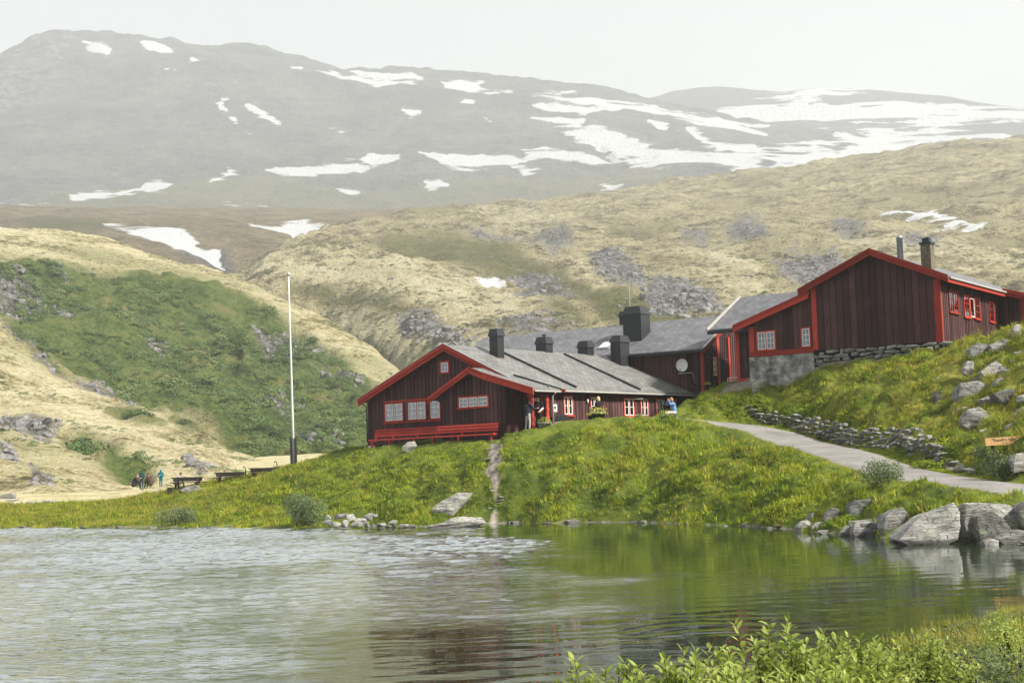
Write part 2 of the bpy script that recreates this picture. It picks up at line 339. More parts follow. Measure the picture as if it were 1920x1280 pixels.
_n = len(CP); _K = _tps(CP, CP) + np.eye(_n) * 2e-4; _Pm = np.c_[np.ones(_n), CP[:, :2] / SC]
_A = np.block([[_K, _Pm], [_Pm.T, np.zeros((3, 3))]]); _W = np.linalg.solve(_A, np.r_[CP[:, 2], np.zeros(3)])
def ground_raw(x, y):
    x, y = np.asarray(x, float), np.asarray(y, float); s = x.shape; Q = np.c_[x.ravel(), y.ravel()]; o = np.empty(len(Q))
    for i in range(0, len(Q), 20000):
        q = Q[i:i + 20000]; o[i:i + 20000] = _tps(q, CP) @ _W[:_n] + np.c_[np.ones(len(q)), q / SC] @ _W[_n:]
    return o.reshape(s)
# tracks, in plan
PATH_MID = [at(u, v, Y=d)[:2] for u, v, d in [(2350, 985, 38), (2120, 960, 41.5), (1945, 934, 45), (1825, 912, 48), (1742, 893, 51.5), (1617, 862, 58), (1540, 840, 65), (1452, 815, 71), (1360, 801, 74.3)]]
PATH_MID += [np.array([6.0, 75.6]), np.array([3.2, 74.4])]
PATH_MID = [tuple(p) for p in PATH_MID]
def resample(pts, step):
    P = np.array(pts, float); d = np.r_[0, np.cumsum(np.hypot(*np.diff(P, axis=0).T))]; s = np.arange(0, d[-1], step)
    # smooth with Catmull-like cubic through np.interp + box filter
    X = np.interp(s, d, P[:, 0]); Yv = np.interp(s, d, P[:, 1]); k = max(3, int(4 / step)); ker = np.hanning(k + 2)[1:-1]; ker /= ker.sum()
    pad = lambda a: np.convolve(np.r_[2 * a[0] - a[k:0:-1], a, 2 * a[-1] - a[-2:-k - 2:-1]], ker, 'same')[k:-k]
    return np.c_[pad(X), pad(Yv)]
pm = resample(PATH_MID, .4); _pz = ground_raw(pm[:, 0], pm[:, 1]); _k = np.hanning(27); _k /= _k.sum(); _pz = np.convolve(np.pad(_pz, 13, 'edge'), _k, 'valid'); _pz = _pz + .22 * sstep(68, 73, pm[:, 1])
def ground_base(x, y):
    x, y = np.asarray(x, float), np.asarray(y, float); z = ground_raw(x, y).ravel(); X, Y_ = x.ravel(), y.ravel(); near = np.flatnonzero((X > 0) & (Y_ > 34) & (Y_ < 80))
    for i in range(0, len(near), 20000):
        q = near[i:i + 20000]; d2 = (X[q, None] - pm[None, :, 0]) ** 2 + (Y_[q, None] - pm[None, :, 1]) ** 2; m = d2.argmin(1); d = np.sqrt(d2[np.arange(len(q)), m]); t = 1 - sstep(1.3, 3.2, d); z[q] = z[q] * (1 - t) + _pz[m] * t
    return z.reshape(x.shape)
FOOT = [tuple(at(u, v, Y=d)[:2]) for u, v, d in [(955, 818, 71.6), (930, 828, 71.2), (925, 850, 69.8), (925, 875, 68.3), (925, 900, 66.8), (930, 920, 65.6), (915, 938, 64.6), (890, 958, 63.6), (860, 975, 62.8)]]
LEFT_TRACK = [tuple(at(u, v, Y=d)[:2]) for u, v, d in [(-200, 940, 100), (0, 937, 100), (100, 938, 97), (200, 935, 97), (300, 926, 102), (340, 920, 104)]]
def house_mask(x, y):                              # 1 under and close around the buildings
    m = np.zeros(np.shape(x))
    for h, x0, x1, y0, y1 in [(HA, -12.4, -.4, .2, 16), (HA, -5.3, 1.6, -1.0, .6), (HC, -18, 0, 0, 8.4), (HD, -7, 0, 0, 16), (HD, -12.6, -7, 0, 8)]:
        a = math.radians(h['az']); dx, dy = x - h['o'][0], y - h['o'][1]
        lx = dx * math.cos(a) - dy * math.sin(a); ly = dx * math.sin(a) + dy * math.cos(a)
        d = np.maximum(np.maximum(x0 - lx, lx - x1), np.maximum(y0 - ly, ly - y1)); m = np.maximum(m, 1 - sstep(-.2, .7, d))
    return m
def house_dist(x, y):
    r = np.full(np.shape(x), 99.0)
    for h, x0, x1, y0, y1 in [(HA, -12.4, -.4, .2, 16), (HA, -5.3, 1.7, -1.3, .6)]:
        a = math.radians(h['az']); dx, dy = x - h['o'][0], y - h['o'][1]; lx = dx * math.cos(a) - dy * math.sin(a); ly = dx * math.sin(a) + dy * math.cos(a)
        r = np.minimum(r, np.maximum(np.maximum(x0 - lx, lx - x1), np.maximum(y0 - ly, ly - y1)))
    return r
def ground_z(x, y, detail=True):
    z = ground_base(x, y)
    if not detail: return z
    pd = line_d(x, y, PATH_MID); fd = line_d(x, y, FOOT)
    keep = sstep(1.5, 2.4, pd) * (1 - house_mask(x, y)) * sstep(.1, .5, fd) * sstep(.0, .5, z) * (.25 + .75 * sstep(.5, 4, house_dist(x, y))) * (.35 + .65 * sstep(-22, -13, x))
    near = sstep(25, 40, y); far = 1 - sstep(95, 120, y)
    tus = (.5 - cell(x / 1.25, y / 1.25, 3)) * .62 + (.45 - cell(x / .42, y / .42, 9)) * .14 + fbm(x / 3.2, y / 3.2, 3, 5) * .16
    z = z + keep * near * far * tus + (1 - near) * fbm(x / .8, y / .8, 4, 8) * .05 * sstep(0, .2, z)
    z = z - sstep(.12, .6, .6 - fd + .12) * .1 * sstep(.1, .6, z)
    z = z + sstep(.15, -.5, z) * fbm(x / 1.2, y / 1.2, 4, 2) * .1
    return z
def gz(x, y): return float(ground_z(np.array([x]), np.array([y]))[0])
def gzb(x, y): return float(ground_base(np.array([x]), np.array([y]))[0])

tcol = np.linspace(-.52, .56, 640)
Yr = np.concatenate([np.linspace(-6, 3, 10), np.geomspace(3.3, 36, 110), np.linspace(36.1, 95, 430), np.geomspace(95.6, 210, 60)])
YY, TT = np.meshgrid(Yr, tcol, indexing='ij'); XX = TT * np.maximum(YY, 22.0)
ZZ = ground_z(XX, YY)
g_path = line_d(XX, YY, PATH_MID); g_foot = line_d(XX, YY, FOOT) + fbm(XX / .8, YY / .8, 3, 21) * .25; g_left = line_d(XX, YY, LEFT_TRACK) + fbm(XX / 1.5, YY / 1.5, 3, 22) * .7
g_dry = sstep(8, 22, XX) * sstep(45, 52, YY) * .55 + (1 - sstep(-20, -12, XX)) * .45 + sstep(3.6, 4.4, ZZ) * .15
ZZb = ground_base(XX, YY)

def ground_mat():
    t = NT('turf_and_gravel'); p = t.pos(); n = t.noise(p, .55, 5, .6); n2 = t.noise(p, 5.0, 5, .6); n3 = t.noise(p, 1.7, 4)
    dry = t.attr('dry'); v = t.math('ADD', t.math('MULTIPLY', n, .7), t.math('MULTIPLY', n2, .35)); v = t.math('ADD', v, t.math('MULTIPLY', dry, .22))
    g = t.ramp(v, [(.3, (.018, .028, .005)), (.45, (.045, .065, .009)), (.6, (.10, .125, .016)), (.75, (.17, .16, .03)), (.9, (.2, .14, .055))])  # turf tones kept dark: shade in the gaps between tufts put into the colour
    dirt = t.ramp(n2, [(.3, (.12, .1, .085)), (.55, (.27, .235, .2)), (.75, (.4, .37, .33))])
    stone = t.ramp(t.noise(p, 3.5, 6, .7), [(.35, (.16, .14, .12)), (.55, (.36, .33, .3)), (.7, (.52, .49, .45))])
    c = t.mix(t.step(t.attr('foot'), .34, .12), g, dirt); c = t.mix(t.math('MULTIPLY', t.step(t.attr('left'), 3.6, 2.2), t.step(n3, .25, .42)), c, stone)
    c = t.mix(t.math('MULTIPLY', t.step(t.attr('house'), .35, .8), .8), c, dirt)
    c = t.mix(t.attr('straw'), c, t.ramp(v, [(.35, (.16, .14, .06)), (.55, (.32, .28, .15)), (.75, (.48, .43, .26))]))
    hz = t.math('ADD', t.attr('h'), t.math('MULTIPLY', t.math('SUBTRACT', n3, .5), .25)); c = t.mix(t.math('MULTIPLY', t.step(hz, .07, -.02), t.attr('far')), c, t.mix(.45, dirt, (.09, .08, .06)))
    c = t.mix(t.step(hz, .0, -.35), c, (.05, .05, .022))
    t.bsdf(c, .92, t.bump(n2, .6, .06), .15); return t.m
ground = grid_mesh('ground', np.stack([XX, YY, ZZ], -1), ground_mat(), dict(dry=g_dry, foot=g_foot, left=g_left, h=ZZb, house=house_mask(XX, YY), far=.25 + .75 * sstep(28, 36, YY), straw=sstep(93, 100, YY) * (1 - sstep(-4, 4, XX))))
tag(ground, kind='structure')

# gravel path: a thin sheet over the ground
def gravel():
    t = NT('pale_gravel'); p = t.pos(); a = t.noise(p, 12, 5, .7); b = t.noise(p, .7, 4); e = t.attr('edge'); v = t.voro(p, 16)
    c = t.ramp(t.math('ADD', t.math('MULTIPLY', a, .55), t.math('MULTIPLY', b, .45)), [(.3, (.12, .112, .105)), (.5, (.215, .203, .192)), (.7, (.31, .295, .28))])
    c = t.mix(t.step(t.math('ADD', e, t.math('MULTIPLY', t.math('SUBTRACT', t.noise(p, 2.2, 4), .5), .55)), .78, 1.0), c, (.17, .16, .06))
    t.bsdf(c, .95, t.bump(t.math('ADD', v, a), .5, .03), .15); return t.m
tg = np.gradient(pm, axis=0); tg /= np.linalg.norm(tg, axis=1)[:, None]; nr = np.c_[-tg[:, 1], tg[:, 0]]
off = np.linspace(-1, 1, 15); wv = 1.42 + .05 * np.sin(np.arange(len(pm)) * .21) + .04 * np.sin(np.arange(len(pm)) * .77)
PX = pm[:, None, 0] + nr[:, None, 0] * off[None] * wv[:, None]; PY = pm[:, None, 1] + nr[:, None, 1] * off[None] * wv[:, None]
PZ = ground_base(PX, PY) + .045 - .05 * np.abs(off)[None] ** 6 + fbm(PX / .5, PY / .5, 2, 4) * .008
tag(grid_mesh('path', np.stack([PX, PY, PZ], -1), gravel(), dict(edge=np.abs(off)[None] * np.ones_like(PX))), kind='structure')

# ------------------------------------------------------------------ lake
def water_mat():
    t = NT('lake_water'); w = t.attr('wind'); p = t.pos()
    st = t.new("ShaderNodeMapping"); t.link(p, st.inputs[0]); st.inputs[2].default_value = (0, 0, math.radians(12)); st.inputs[3].default_value = (.55, 1.5, 1)
    a = t.noise(st.outputs[0], 2.4, 3, .6, .6); b = t.noise(st.outputs[0], 6.5, 3, .6, .5); s2 = t.new("ShaderNodeMapping"); t.link(p, s2.inputs[0]); s2.inputs[3].default_value = (.16, 1.0, 1); s2.inputs[2].default_value = (0, 0, math.radians(-7))
    c = t.noise(s2.outputs[0], 2.3, 2, .5, .25)
    h = t.math('ADD', t.math('MULTIPLY', b, t.math('ADD', t.math('MULTIPLY', w, .02), .0008)), t.math('MULTIPLY', c, .004))
    bp = t.new("ShaderNodeBump"); bp.inputs["Strength"].default_value = 1.0; bp.inputs["Distance"].default_value = 1.0; t.link(h, bp.inputs["Height"]); wg = w
    gl = t.new("ShaderNodeBsdfGlossy"); gl.inputs["Color"].default_value = (.96, 1, 1, 1); t.link(bp.outputs[0], gl.inputs["Normal"]); t.link(t.math('ADD', t.math('MULTIPLY', wg, .12), .015), gl.inputs["Roughness"])
    df = t.new("ShaderNodeBsdfDiffuse"); df.inputs["Color"].default_value = (.02, .028, .012, 1); fr = t.new("ShaderNodeFresnel"); fr.inputs[0].default_value = 1.6
    ms = t.new("ShaderNodeMixShader"); t.link(t.math('ADD', fr.outputs[0], t.math('MULTIPLY', w, .55), True), ms.inputs[0]); t.link(df.outputs[0], ms.inputs[1]); t.link(gl.outputs[0], ms.inputs[2]); t.link(ms.outputs[0], t.out.inputs[0]); return t.m
wy = np.concatenate([np.geomspace(8, 24, 190), np.linspace(24.15, 84, 330)]); wt = np.linspace(-.55, .5, 430); WY, WT = np.meshgrid(wy, wt, indexing='ij'); WX = WT * np.maximum(WY, 16)
# wind patch boundary in plan: from mid-lake off the house to the near shore
WB = [tuple(at(u, v, z=0)[:2]) for u, v in [(-900, 985), (500, 988), (900, 992), (1060, 1010), (1000, 1040), (1150, 1065), (1260, 1085), (1080, 1120), (900, 1160), (760, 1200), (560, 1260), (300, 1330), (-700, 1400)]]
wsd = poly_sd(WX, WY, WB) + fbm(WX / 3, WY / 5, 4, 31) * 2.0
wind = sstep(-1.8, 3.0, wsd); swell = (1 - sstep(18, 36, WY)) * (1 - sstep(4, 9, WX))
_c, _s = math.cos(.2), math.sin(.2); RX, RY = WX * _c + WY * _s, -WX * _s + WY * _c
gust = .6 + .4 * sstep(-.5, .5, fbm(WX / 6, WY / 9, 3, 33)); wf = sstep(22, 46, WY)
chop = wf * .066 * fbm(RX / .75, RY / .34, 3, 34, .6) + (1 - wf) * .027 * fbm(RX / .42, RY / .18, 3, 38, .55)
WZ = wind * gust * chop + swell * .0045 * np.sin(RY * 8.5 + 4.2 * fbm(RX / 1.7, RY / 1.4, 3, 35)) * (.5 + .5 * fbm(RX / 2.5, RY / 2, 2, 36)) + (1 - wind) * .0022 * fbm(RX / 1.2, RY / .5, 2, 37)
wat = grid_mesh('water', np.stack([WX, WY, WZ], -1), water_mat(), dict(wind=wind * gust, swell=swell)); tag(wat, kind='structure')

# ------------------------------------------------------------------ hills and mountains: ridge and foot lines, lofted
def loft(name, rows, u0, u1, nc, nr, mat_fn, disp, polys, bare=(), smooth_k=0):
    us = np.linspace(u0, u1, nc); V, D = [], []
    for r in rows:
        r = np.array(r, float); V.append(np.interp(us, r[:, 0], r[:, 1])); D.append(np.interp(us, r[:, 0], r[:, 2]))
    V, D = np.array(V), np.array(D)
    ker = np.hanning(2 * smooth_k + 3)[1:-1] if smooth_k else None
    if smooth_k:
        ker /= ker.sum(); sm = lambda a: np.convolve(np.pad(a, smooth_k, 'edge'), ker, 'valid')
        V = np.array([sm(v) for v in V]); D = np.array([sm(d) for d in D])
    d = rayn(us[None, :].repeat(len(rows), 0), V); t = D / np.hypot(d[..., 0], d[..., 1]); P = np.array([0, 0, EYE]) + d * t[..., None]
    k = np.linspace(0, len(rows) - 1, nr); i = np.minimum(k.astype(int), len(rows) - 2); f = (k - i)[:, None, None]
    # cubic hermite between rows for a rounded lie
    T = np.gradient(P, axis=0); p0, p1, m0, m1 = P[i], P[i + 1], T[i] * .6, T[i + 1] * .6
    G = (2 * f ** 3 - 3 * f ** 2 + 1) * p0 + (f ** 3 - 2 * f ** 2 + f) * m0 + (-2 * f ** 3 + 3 * f ** 2) * p1 + (f ** 3 - f ** 2) * m1
    q = G - np.array([0, 0, EYE]); zc = q @ _f; U = 960 + FOCAL * (q @ _r) / zc; Vv = 640 - FOCAL * (q @ _u) / zc
    att = {}; polys.setdefault('pale', [])
    for key, pl in polys.items():
        s = np.full(U.shape, -60.0)
        for poly in pl: s = np.maximum(s, poly_sd(U, Vv, poly))
        att[key] = np.clip(s, -60, 60)
    for poly in bare: att['snow'] = np.minimum(att['snow'], -poly_sd(U, Vv, poly))
    G[..., 2] += disp(G[..., 0], G[..., 1], att)
    o = grid_mesh(name, G, mat_fn, att); tag(o, kind='structure'); return o, G, att

def hill_mat(name, base, green, rock, snowcol=(.86, .87, .88), s=1.0, nz_px=14, rough=.95, snz=4.0, scrub=0.0, streak=0.0):
    """s: pattern size in metres"""
    t = NT(name); p = t.pos(); q = t.pos((1, 1, 1.6))
    n1 = t.noise(q, .12 / s, 6, .62); n2 = t.noise(q, .55 / s, 6, .65); n3 = t.noise(q, 2.2 / s, 5, .7); nb_ = t.noise(q, .03 / s, 5, .6)
    v = t.math('ADD', t.math('MULTIPLY', n1, .45), t.math('MULTIPLY', n2, .4)); v = t.math('ADD', v, t.math('MULTIPLY', n3, .25))
    k = len(base); c = t.ramp(v, [(.42 + .24 * i / (k - 1), b) for i, b in enumerate(base)])
    def msk(key, amp, soft):
        x = t.math('ADD', t.attr(key), t.math('MULTIPLY', t.math('SUBTRACT', t.math('ADD', t.math('MULTIPLY', n1, .5), t.math('MULTIPLY', n2, .5)), .5), amp)); return t.step(x, -soft, soft)
    k = len(green); gcol = t.ramp(v, [(.42 + .24 * i / (k - 1), b) for i, b in enumerate(green)])
    c = t.mix(msk('green', nz_px * 10, 10), c, gcol)
    if scrub: c = t.mix(t.math('MULTIPLY', t.step(t.math('ADD', t.math('MULTIPLY', nb_, .6), t.math('MULTIPLY', n2, .4)), .53, .60), scrub), c, gcol)
    c = t.mix(t.math('MULTIPLY', msk('pale', nz_px * 9, 14), .7), c, t.ramp(v, [(.4, (.2, .18, .09)), (.5, (.5, .45, .27)), (.62, (.68, .62, .42))]))
    rv = t.math('ADD', t.math('MULTIPLY', n2, .6), t.math('MULTIPLY', n3, .45)); k = len(rock); rcol = t.ramp(rv, [(.42 + .22 * i / (k - 1), b) for i, b in enumerate(rock)])
    c = t.mix(t.math('MULTIPLY', msk('rock', nz_px * 10, 8), .95), c, rcol)
    sk = t.math('MULTIPLY', t.math('SUBTRACT', t.noise(t.pos((.16, 1, 1.5)), .22 / s, 5, .65), .5), nz_px * streak); sn_ = t.math('ADD', t.attr('snow'), sk); sn_ = t.math('ADD', sn_, t.math('MULTIPLY', t.math('SUBTRACT', n1, .5), nz_px * snz)); sm = t.step(sn_, -1.6, 1.6); c = t.mix(sm, c, snowcol)
    t.bsdf(c, rough, t.bump(t.math('ADD', t.math('MULTIPLY', n2, .6), t.math('MULTIPLY', n3, .5)), 1.0, 1.5 * s), .1); return t.m

STRAW = [(.11, .10, .045), (.27, .235, .115), (.5, .44, .25), (.64, .57, .36), (.74, .67, .46)]
GREEN = [(.03, .045, .015), (.065, .095, .026), (.10, .145, .038), (.15, .18, .05), (.22, .2, .085)]
ROCK = [(.04, .038, .04), (.10, .095, .097), (.19, .185, .185), (.3, .29, .28)]

# far left mountain with snow fields
S_MAIN = [[(130, 372), (150, 362), (185, 355), (215, 358), (260, 345), (272, 332), (300, 328), (342, 345), (300, 358), (250, 365), (215, 368), (180, 375), (135, 383)], [(0, 380), (50, 379), (108, 382), (100, 386), (0, 385)],
 [(385, 346), (400, 332), (430, 320), (460, 328), (455, 335), (420, 340)], [(500, 322), (540, 310), (580, 307), (620, 315), (650, 308), (690, 316), (620, 328), (590, 336), (560, 335)], [(680, 308), (700, 298), (745, 300), (740, 308), (700, 314)],
 [(788, 296), (830, 300), (850, 288), (900, 292), (960, 296), (985, 300), (960, 310), (870, 315), (825, 312)], [(590, 131), (620, 133), (700, 148), (780, 165), (740, 168), (680, 158), (620, 142)], [(655, 124), (700, 127), (760, 136), (790, 149), (750, 147), (700, 136)],
 [(830, 155), (860, 147), (905, 151), (900, 160), (960, 165), (1100, 185), (1200, 200), (1330, 220), (1435, 245), (1400, 248), (1300, 231), (1200, 214), (1100, 196), (960, 176), (880, 168), (840, 163)],
 [(980, 280), (1060, 275), (1110, 284), (1160, 300), (1060, 302), (990, 292)], [(1050, 245), (1120, 246), (1170, 258), (1200, 272), (1240, 278), (1300, 283), (1400, 288), (1500, 283), (1600, 268), (1720, 258), (1820, 258), (1740, 274), (1640, 288), (1560, 303), (1500, 314), (1400, 316), (1300, 310), (1180, 304), (1150, 286), (1130, 272)],
 [(1290, 247), (1360, 272), (1430, 266), (1540, 260), (1680, 248), (1850, 252), (1720, 264), (1500, 287), (1380, 291), (1320, 272)], [(960, 314), (1000, 319), (1035, 322), (990, 328)], [(1000, 214), (1050, 215), (1092, 225), (1087, 236), (1040, 229)], [(1000, 195), (1050, 199), (1127, 206), (1100, 210), (1020, 203)],
 [(400, 188), (432, 179), (440, 182), (420, 195), (426, 206), (413, 206)], [(440, 179), (470, 193), (510, 216), (527, 233), (510, 231), (480, 210)], [(424, 214), (440, 214), (453, 233), (440, 234)], [(618, 237), (662, 242), (640, 248)], [(265, 72), (290, 75), (320, 92), (300, 97), (280, 86)],
 [(342, 119), (360, 104), (382, 111), (379, 122)], [(286, 119), (328, 132), (305, 130)], [(754, 206), (792, 210), (770, 216)], [(158, 73), (190, 79), (203, 91), (180, 87)], [(1223, 234), (1250, 239), (1256, 251), (1233, 248)], [(415, 387), (505, 387), (495, 392), (420, 392)], [(795, 339), (838, 342), (810, 349)], [(630, 352), (672, 351), (650, 358)], [(1128, 342), (1172, 345), (1140, 349)],
 [(376, 150), (392, 152), (408, 164), (395, 162)], [(545, 120), (562, 121), (556, 126)], [(455, 243), (480, 250), (470, 254)], [(870, 186), (890, 186), (880, 190)], [(905, 217), (940, 230), (925, 228)], [(1600, 262), (1740, 240), (1760, 250), (1650, 268)]]
mtn_rows = [[(-600, 440, 2200), (2500, 440, 2200)],
 [(-600, 408, 2500), (0, 402, 2500), (500, 404, 2500), (1000, 397, 2500), (1250, 350, 2600), (1400, 333, 2700), (1600, 324, 2800), (1920, 312, 2900), (2500, 300, 2900)],
 [(-600, 330, 3000), (0, 335, 3000), (500, 335, 3000), (900, 335, 3000), (1250, 298, 3100), (1500, 295, 3200), (1920, 290, 3300), (2500, 290, 3300)],
 [(-600, 260, 3500), (0, 215, 3500), (500, 215, 3500), (900, 235, 3500), (1220, 245, 3550), (1450, 262, 3600), (1920, 280, 3700), (2500, 280, 3700)],
 [(-600, 215, 4000), (-300, 175, 4000), (-100, 135, 4000), (0, 103, 4000), (40, 86, 4000), (90, 67, 4000), (130, 62, 4000), (200, 61, 4000), (300, 66, 4000), (400, 72, 4000), (480, 80, 4000), (560, 99, 4000), (635, 122, 4000), (700, 119, 4000), (800, 126, 4000), (900, 138, 4000), (1000, 148, 4000), (1100, 166, 4000), (1220, 187, 4000), (1320, 206, 4000), (1430, 229, 4000), (1540, 247, 4000), (1700, 262, 4000), (1920, 272, 4000), (2500, 285, 4000)],
 [(-600, 300, 4800), (0, 190, 4800), (500, 180, 4800), (1000, 230, 4800), (1500, 300, 4800), (2500, 330, 4800)]]
def d_mtn(x, y, a):
    sn = sstep(-2, 3, a['snow']); return fbm(x / 260, y / 260, 6, 40, .55) * 11 * (1 - .6 * sn) - (np.abs(fbm(x / 170, y / 400, 4, 42))) * 12 * (1 - .7 * sn) + (np.abs(fbm(x / 70, y / 70, 4, 41))) * 6 * (1 - sn)
MT = hill_mat('mountain_scree', [(.042, .048, .046), (.082, .09, .084), (.135, .143, .128), (.2, .205, .178)], [(.10, .11, .06), (.16, .16, .09), (.2, .19, .11)], ROCK, s=20, nz_px=7, snz=5.0, streak=6.0)
loft('mountain', mtn_rows, -520, 2420, 760, 220, MT, d_mtn, dict(snow=S_MAIN, green=[[(300, 330), (700, 345), (1000, 335), (1250, 320), (1250, 400), (0, 410), (0, 392)]], rock=[[(-200, 60), (150, 40), (60, 200), (-200, 200)]]), [[(1275, 262), (1350, 278), (1330, 292), (1262, 280)], [(1540, 270), (1605, 270), (1570, 281), (1530, 279)], [(1415, 300), (1485, 303), (1440, 310)], [(1150, 288), (1230, 286), (1215, 294), (1165, 296)], [(1060, 252), (1110, 262), (1100, 268), (1060, 260)], [(1420, 272), (1500, 268), (1520, 275), (1440, 281)], [(900, 166), (980, 172), (960, 173)]], smooth_k=2)
# farther snowy mountain on the right
S_FAR = [[(1255, 197), (1330, 185), (1420, 177), (1480, 183), (1530, 174), (1600, 180), (1680, 192), (1760, 205), (1840, 208), (1915, 213), (1900, 221), (1800, 224), (1755, 236), (1790, 250), (1870, 262), (1700, 290), (1400, 290), (1300, 230)]]
far_rows = [[(900, 330, 4050), (2500, 330, 4050)], [(900, 260, 4500), (1250, 245, 4500), (1600, 238, 4500), (1920, 250, 4500), (2500, 270, 4500)],
 [(900, 240, 5000), (1050, 215, 5000), (1215, 187, 5000), (1260, 170, 5000), (1340, 160, 5000), (1400, 165, 5000), (1470, 173, 5000), (1540, 161, 5000), (1620, 163, 5000), (1720, 177, 5000), (1820, 195, 5000), (1920, 208, 5000), (2100, 225, 5000), (2500, 255, 5000)],
 [(900, 300, 5700), (2500, 300, 5700)]]
def d_far(x, y, a): return fbm(x / 400, y / 400, 5, 44) * 14
MF = hill_mat('far_mountain_scree', [(.06, .062, .062), (.10, .10, .096), (.14, .138, .125)], [(.1, .1, .07), (.15, .14, .1)], ROCK, s=34, nz_px=34, snz=3.0, streak=6.0)
loft('mountain', far_rows, 950, 2420, 380, 120, MF, d_far, dict(snow=S_FAR, green=[], rock=[]), [[(1240, 197), (1330, 189), (1390, 197), (1310, 203)], [(1385, 202), (1470, 196), (1545, 208), (1480, 215), (1400, 211)], [(1440, 224), (1530, 219), (1595, 232), (1500, 236)], [(1555, 190), (1640, 197), (1685, 212), (1600, 207)], [(1470, 243), (1560, 238), (1625, 247), (1540, 253)], [(1325, 212), (1420, 221), (1485, 237), (1400, 233)], [(1615, 222), (1720, 225), (1765, 240), (1680, 240)], [(1690, 200), (1805, 212), (1740, 216)], [(1780, 226), (1860, 222), (1920, 240), (1900, 262), (1800, 250)]], smooth_k=3)

# plateau behind the gully, with two snow patches
S_PLAT = [[(195, 428), (270, 427), (340, 433), (375, 450), (365, 460), (385, 475), (414, 468), (412, 490), (423, 513), (400, 506), (380, 490), (345, 472), (290, 454), (240, 438)], [(465, 427), (540, 423), (622, 424), (590, 440), (556, 459), (545, 446), (510, 436)]]
plat_rows = [[(-600, 600, 700), (700, 600, 700), (1400, 600, 700)], [(-600, 470, 850), (0, 470, 850), (200, 480, 830), (330, 500, 820), (420, 525, 800), (450, 532, 800), (500, 505, 850), (560, 470, 900), (700, 450, 1000), (1400, 440, 1100)],
 [(-600, 425, 1050), (0, 425, 1050), (300, 428, 1050), (460, 440, 1050), (540, 455, 1050), (600, 440, 1100), (1400, 420, 1300)], [(-600, 402, 1400), (0, 404, 1400), (620, 408, 1400), (1400, 405, 1500)],
 [(-600, 380, 1800), (0, 386, 1800), (200, 391, 1800), (400, 393, 1800), (700, 397, 1800), (1000, 386, 1800), (1400, 370, 1800)], [(-600, 420, 2100), (1400, 420, 2100)]]
def d_plat(x, y, a): sn = sstep(-3, 4, a['snow']); return fbm(x / 60, y / 60, 5, 46) * 3.0 * (1 - .7 * sn) + np.abs(fbm(x / 16, y / 16, 3, 47)) * .9 * (1 - sn)
MP = hill_mat('plateau_heath', [(.09, .075, .05), (.17, .14, .085), (.26, .21, .125), (.34, .28, .17)], [(.09, .1, .04), (.15, .15, .06)], ROCK, s=5, nz_px=6)
loft('hills', plat_rows, -520, 1300, 440, 170, MP, d_plat, dict(snow=S_PLAT, green=[[(40, 415), (200, 420), (190, 432), (60, 430)]], rock=[[(0, 425), (30, 428), (20, 434), (0, 432)], [(330, 480), (420, 470), (440, 520), (400, 515)]]), smooth_k=3)

# broad middle hill behind the lodge
mid_rows = [[(300, 900, 520), (650, 880, 500), (760, 880, 380), (900, 850, 200), (1000, 830, 180), (1500, 800, 180), (2500, 790, 180)], [(300, 760, 540), (600, 740, 520), (700, 745, 470), (800, 735, 370), (900, 735, 270), (1000, 735, 250), (2500, 730, 250)],
 [(380, 620, 560), (600, 650, 540), (700, 655, 490), (800, 650, 430), (950, 655, 340), (1200, 655, 340), (1500, 640, 340), (2500, 640, 340)],
 [(400, 550, 600), (450, 540, 600), (520, 520, 600), (650, 540, 580), (850, 575, 500), (1000, 590, 450), (1200, 575, 460), (1500, 560, 470), (1920, 545, 470), (2500, 540, 470)],
 [(400, 540, 620), (450, 528, 620), (500, 497, 640), (600, 478, 650), (700, 485, 640), (850, 512, 620), (950, 520, 620), (1100, 500, 640), (1300, 490, 640), (1500, 480, 640), (1920, 470, 640), (2500, 460, 640)],
 [(400, 535, 700), (450, 524, 700), (490, 495, 740), (540, 465, 790), (620, 436, 850), (800, 428, 900), (1000, 425, 950), (1300, 410, 1000), (1600, 385, 1000), (1920, 365, 1000), (2500, 350, 1000)],
 [(400, 530, 760), (440, 522, 760), (470, 501, 800), (520, 473, 860), (620, 426, 1000), (700, 408, 1100), (900, 388, 1300), (1100, 368, 1500), (1240, 342, 1600), (1400, 320, 1650), (1500, 311, 1650), (1600, 296, 1650), (1700, 277, 1650), (1800, 264, 1650), (1920, 255, 1650), (2500, 225, 1650)],
 [(400, 560, 900), (700, 440, 1300), (1100, 400, 1900), (1600, 340, 2000), (2500, 280, 2000)]]
R_MID = [[(960, 448), (1000, 440), (1060, 436), (1075, 455), (1040, 470), (985, 462)], [(1365, 428), (1395, 415), (1430, 425), (1440, 452), (1400, 455), (1370, 448)], [(1450, 478), (1500, 468), (1560, 472), (1590, 500), (1560, 530), (1500, 525), (1460, 505)],
 [(1205, 545), (1240, 520), (1290, 525), (1340, 545), (1350, 585), (1290, 600), (1230, 590)], [(1110, 485), (1150, 475), (1200, 500), (1210, 540), (1160, 530), (1120, 505)], [(930, 600), (970, 590), (1030, 590), (1075, 612), (1000, 622), (940, 618)],
 [(745, 605), (775, 590), (810, 598), (850, 625), (890, 640), (880, 665), (820, 650), (770, 630)], [(955, 520), (990, 513), (1050, 530), (1075, 550), (1020, 545), (970, 535)], [(880, 432), (960, 436), (950, 446), (890, 444)], [(1560, 420), (1600, 418), (1620, 430), (1580, 434)], [(640, 695), (690, 680), (700, 720), (660, 730)],
 [(1280, 430), (1330, 440), (1320, 452), (1285, 446)], [(1700, 440), (1760, 450), (1750, 470), (1705, 460)]]
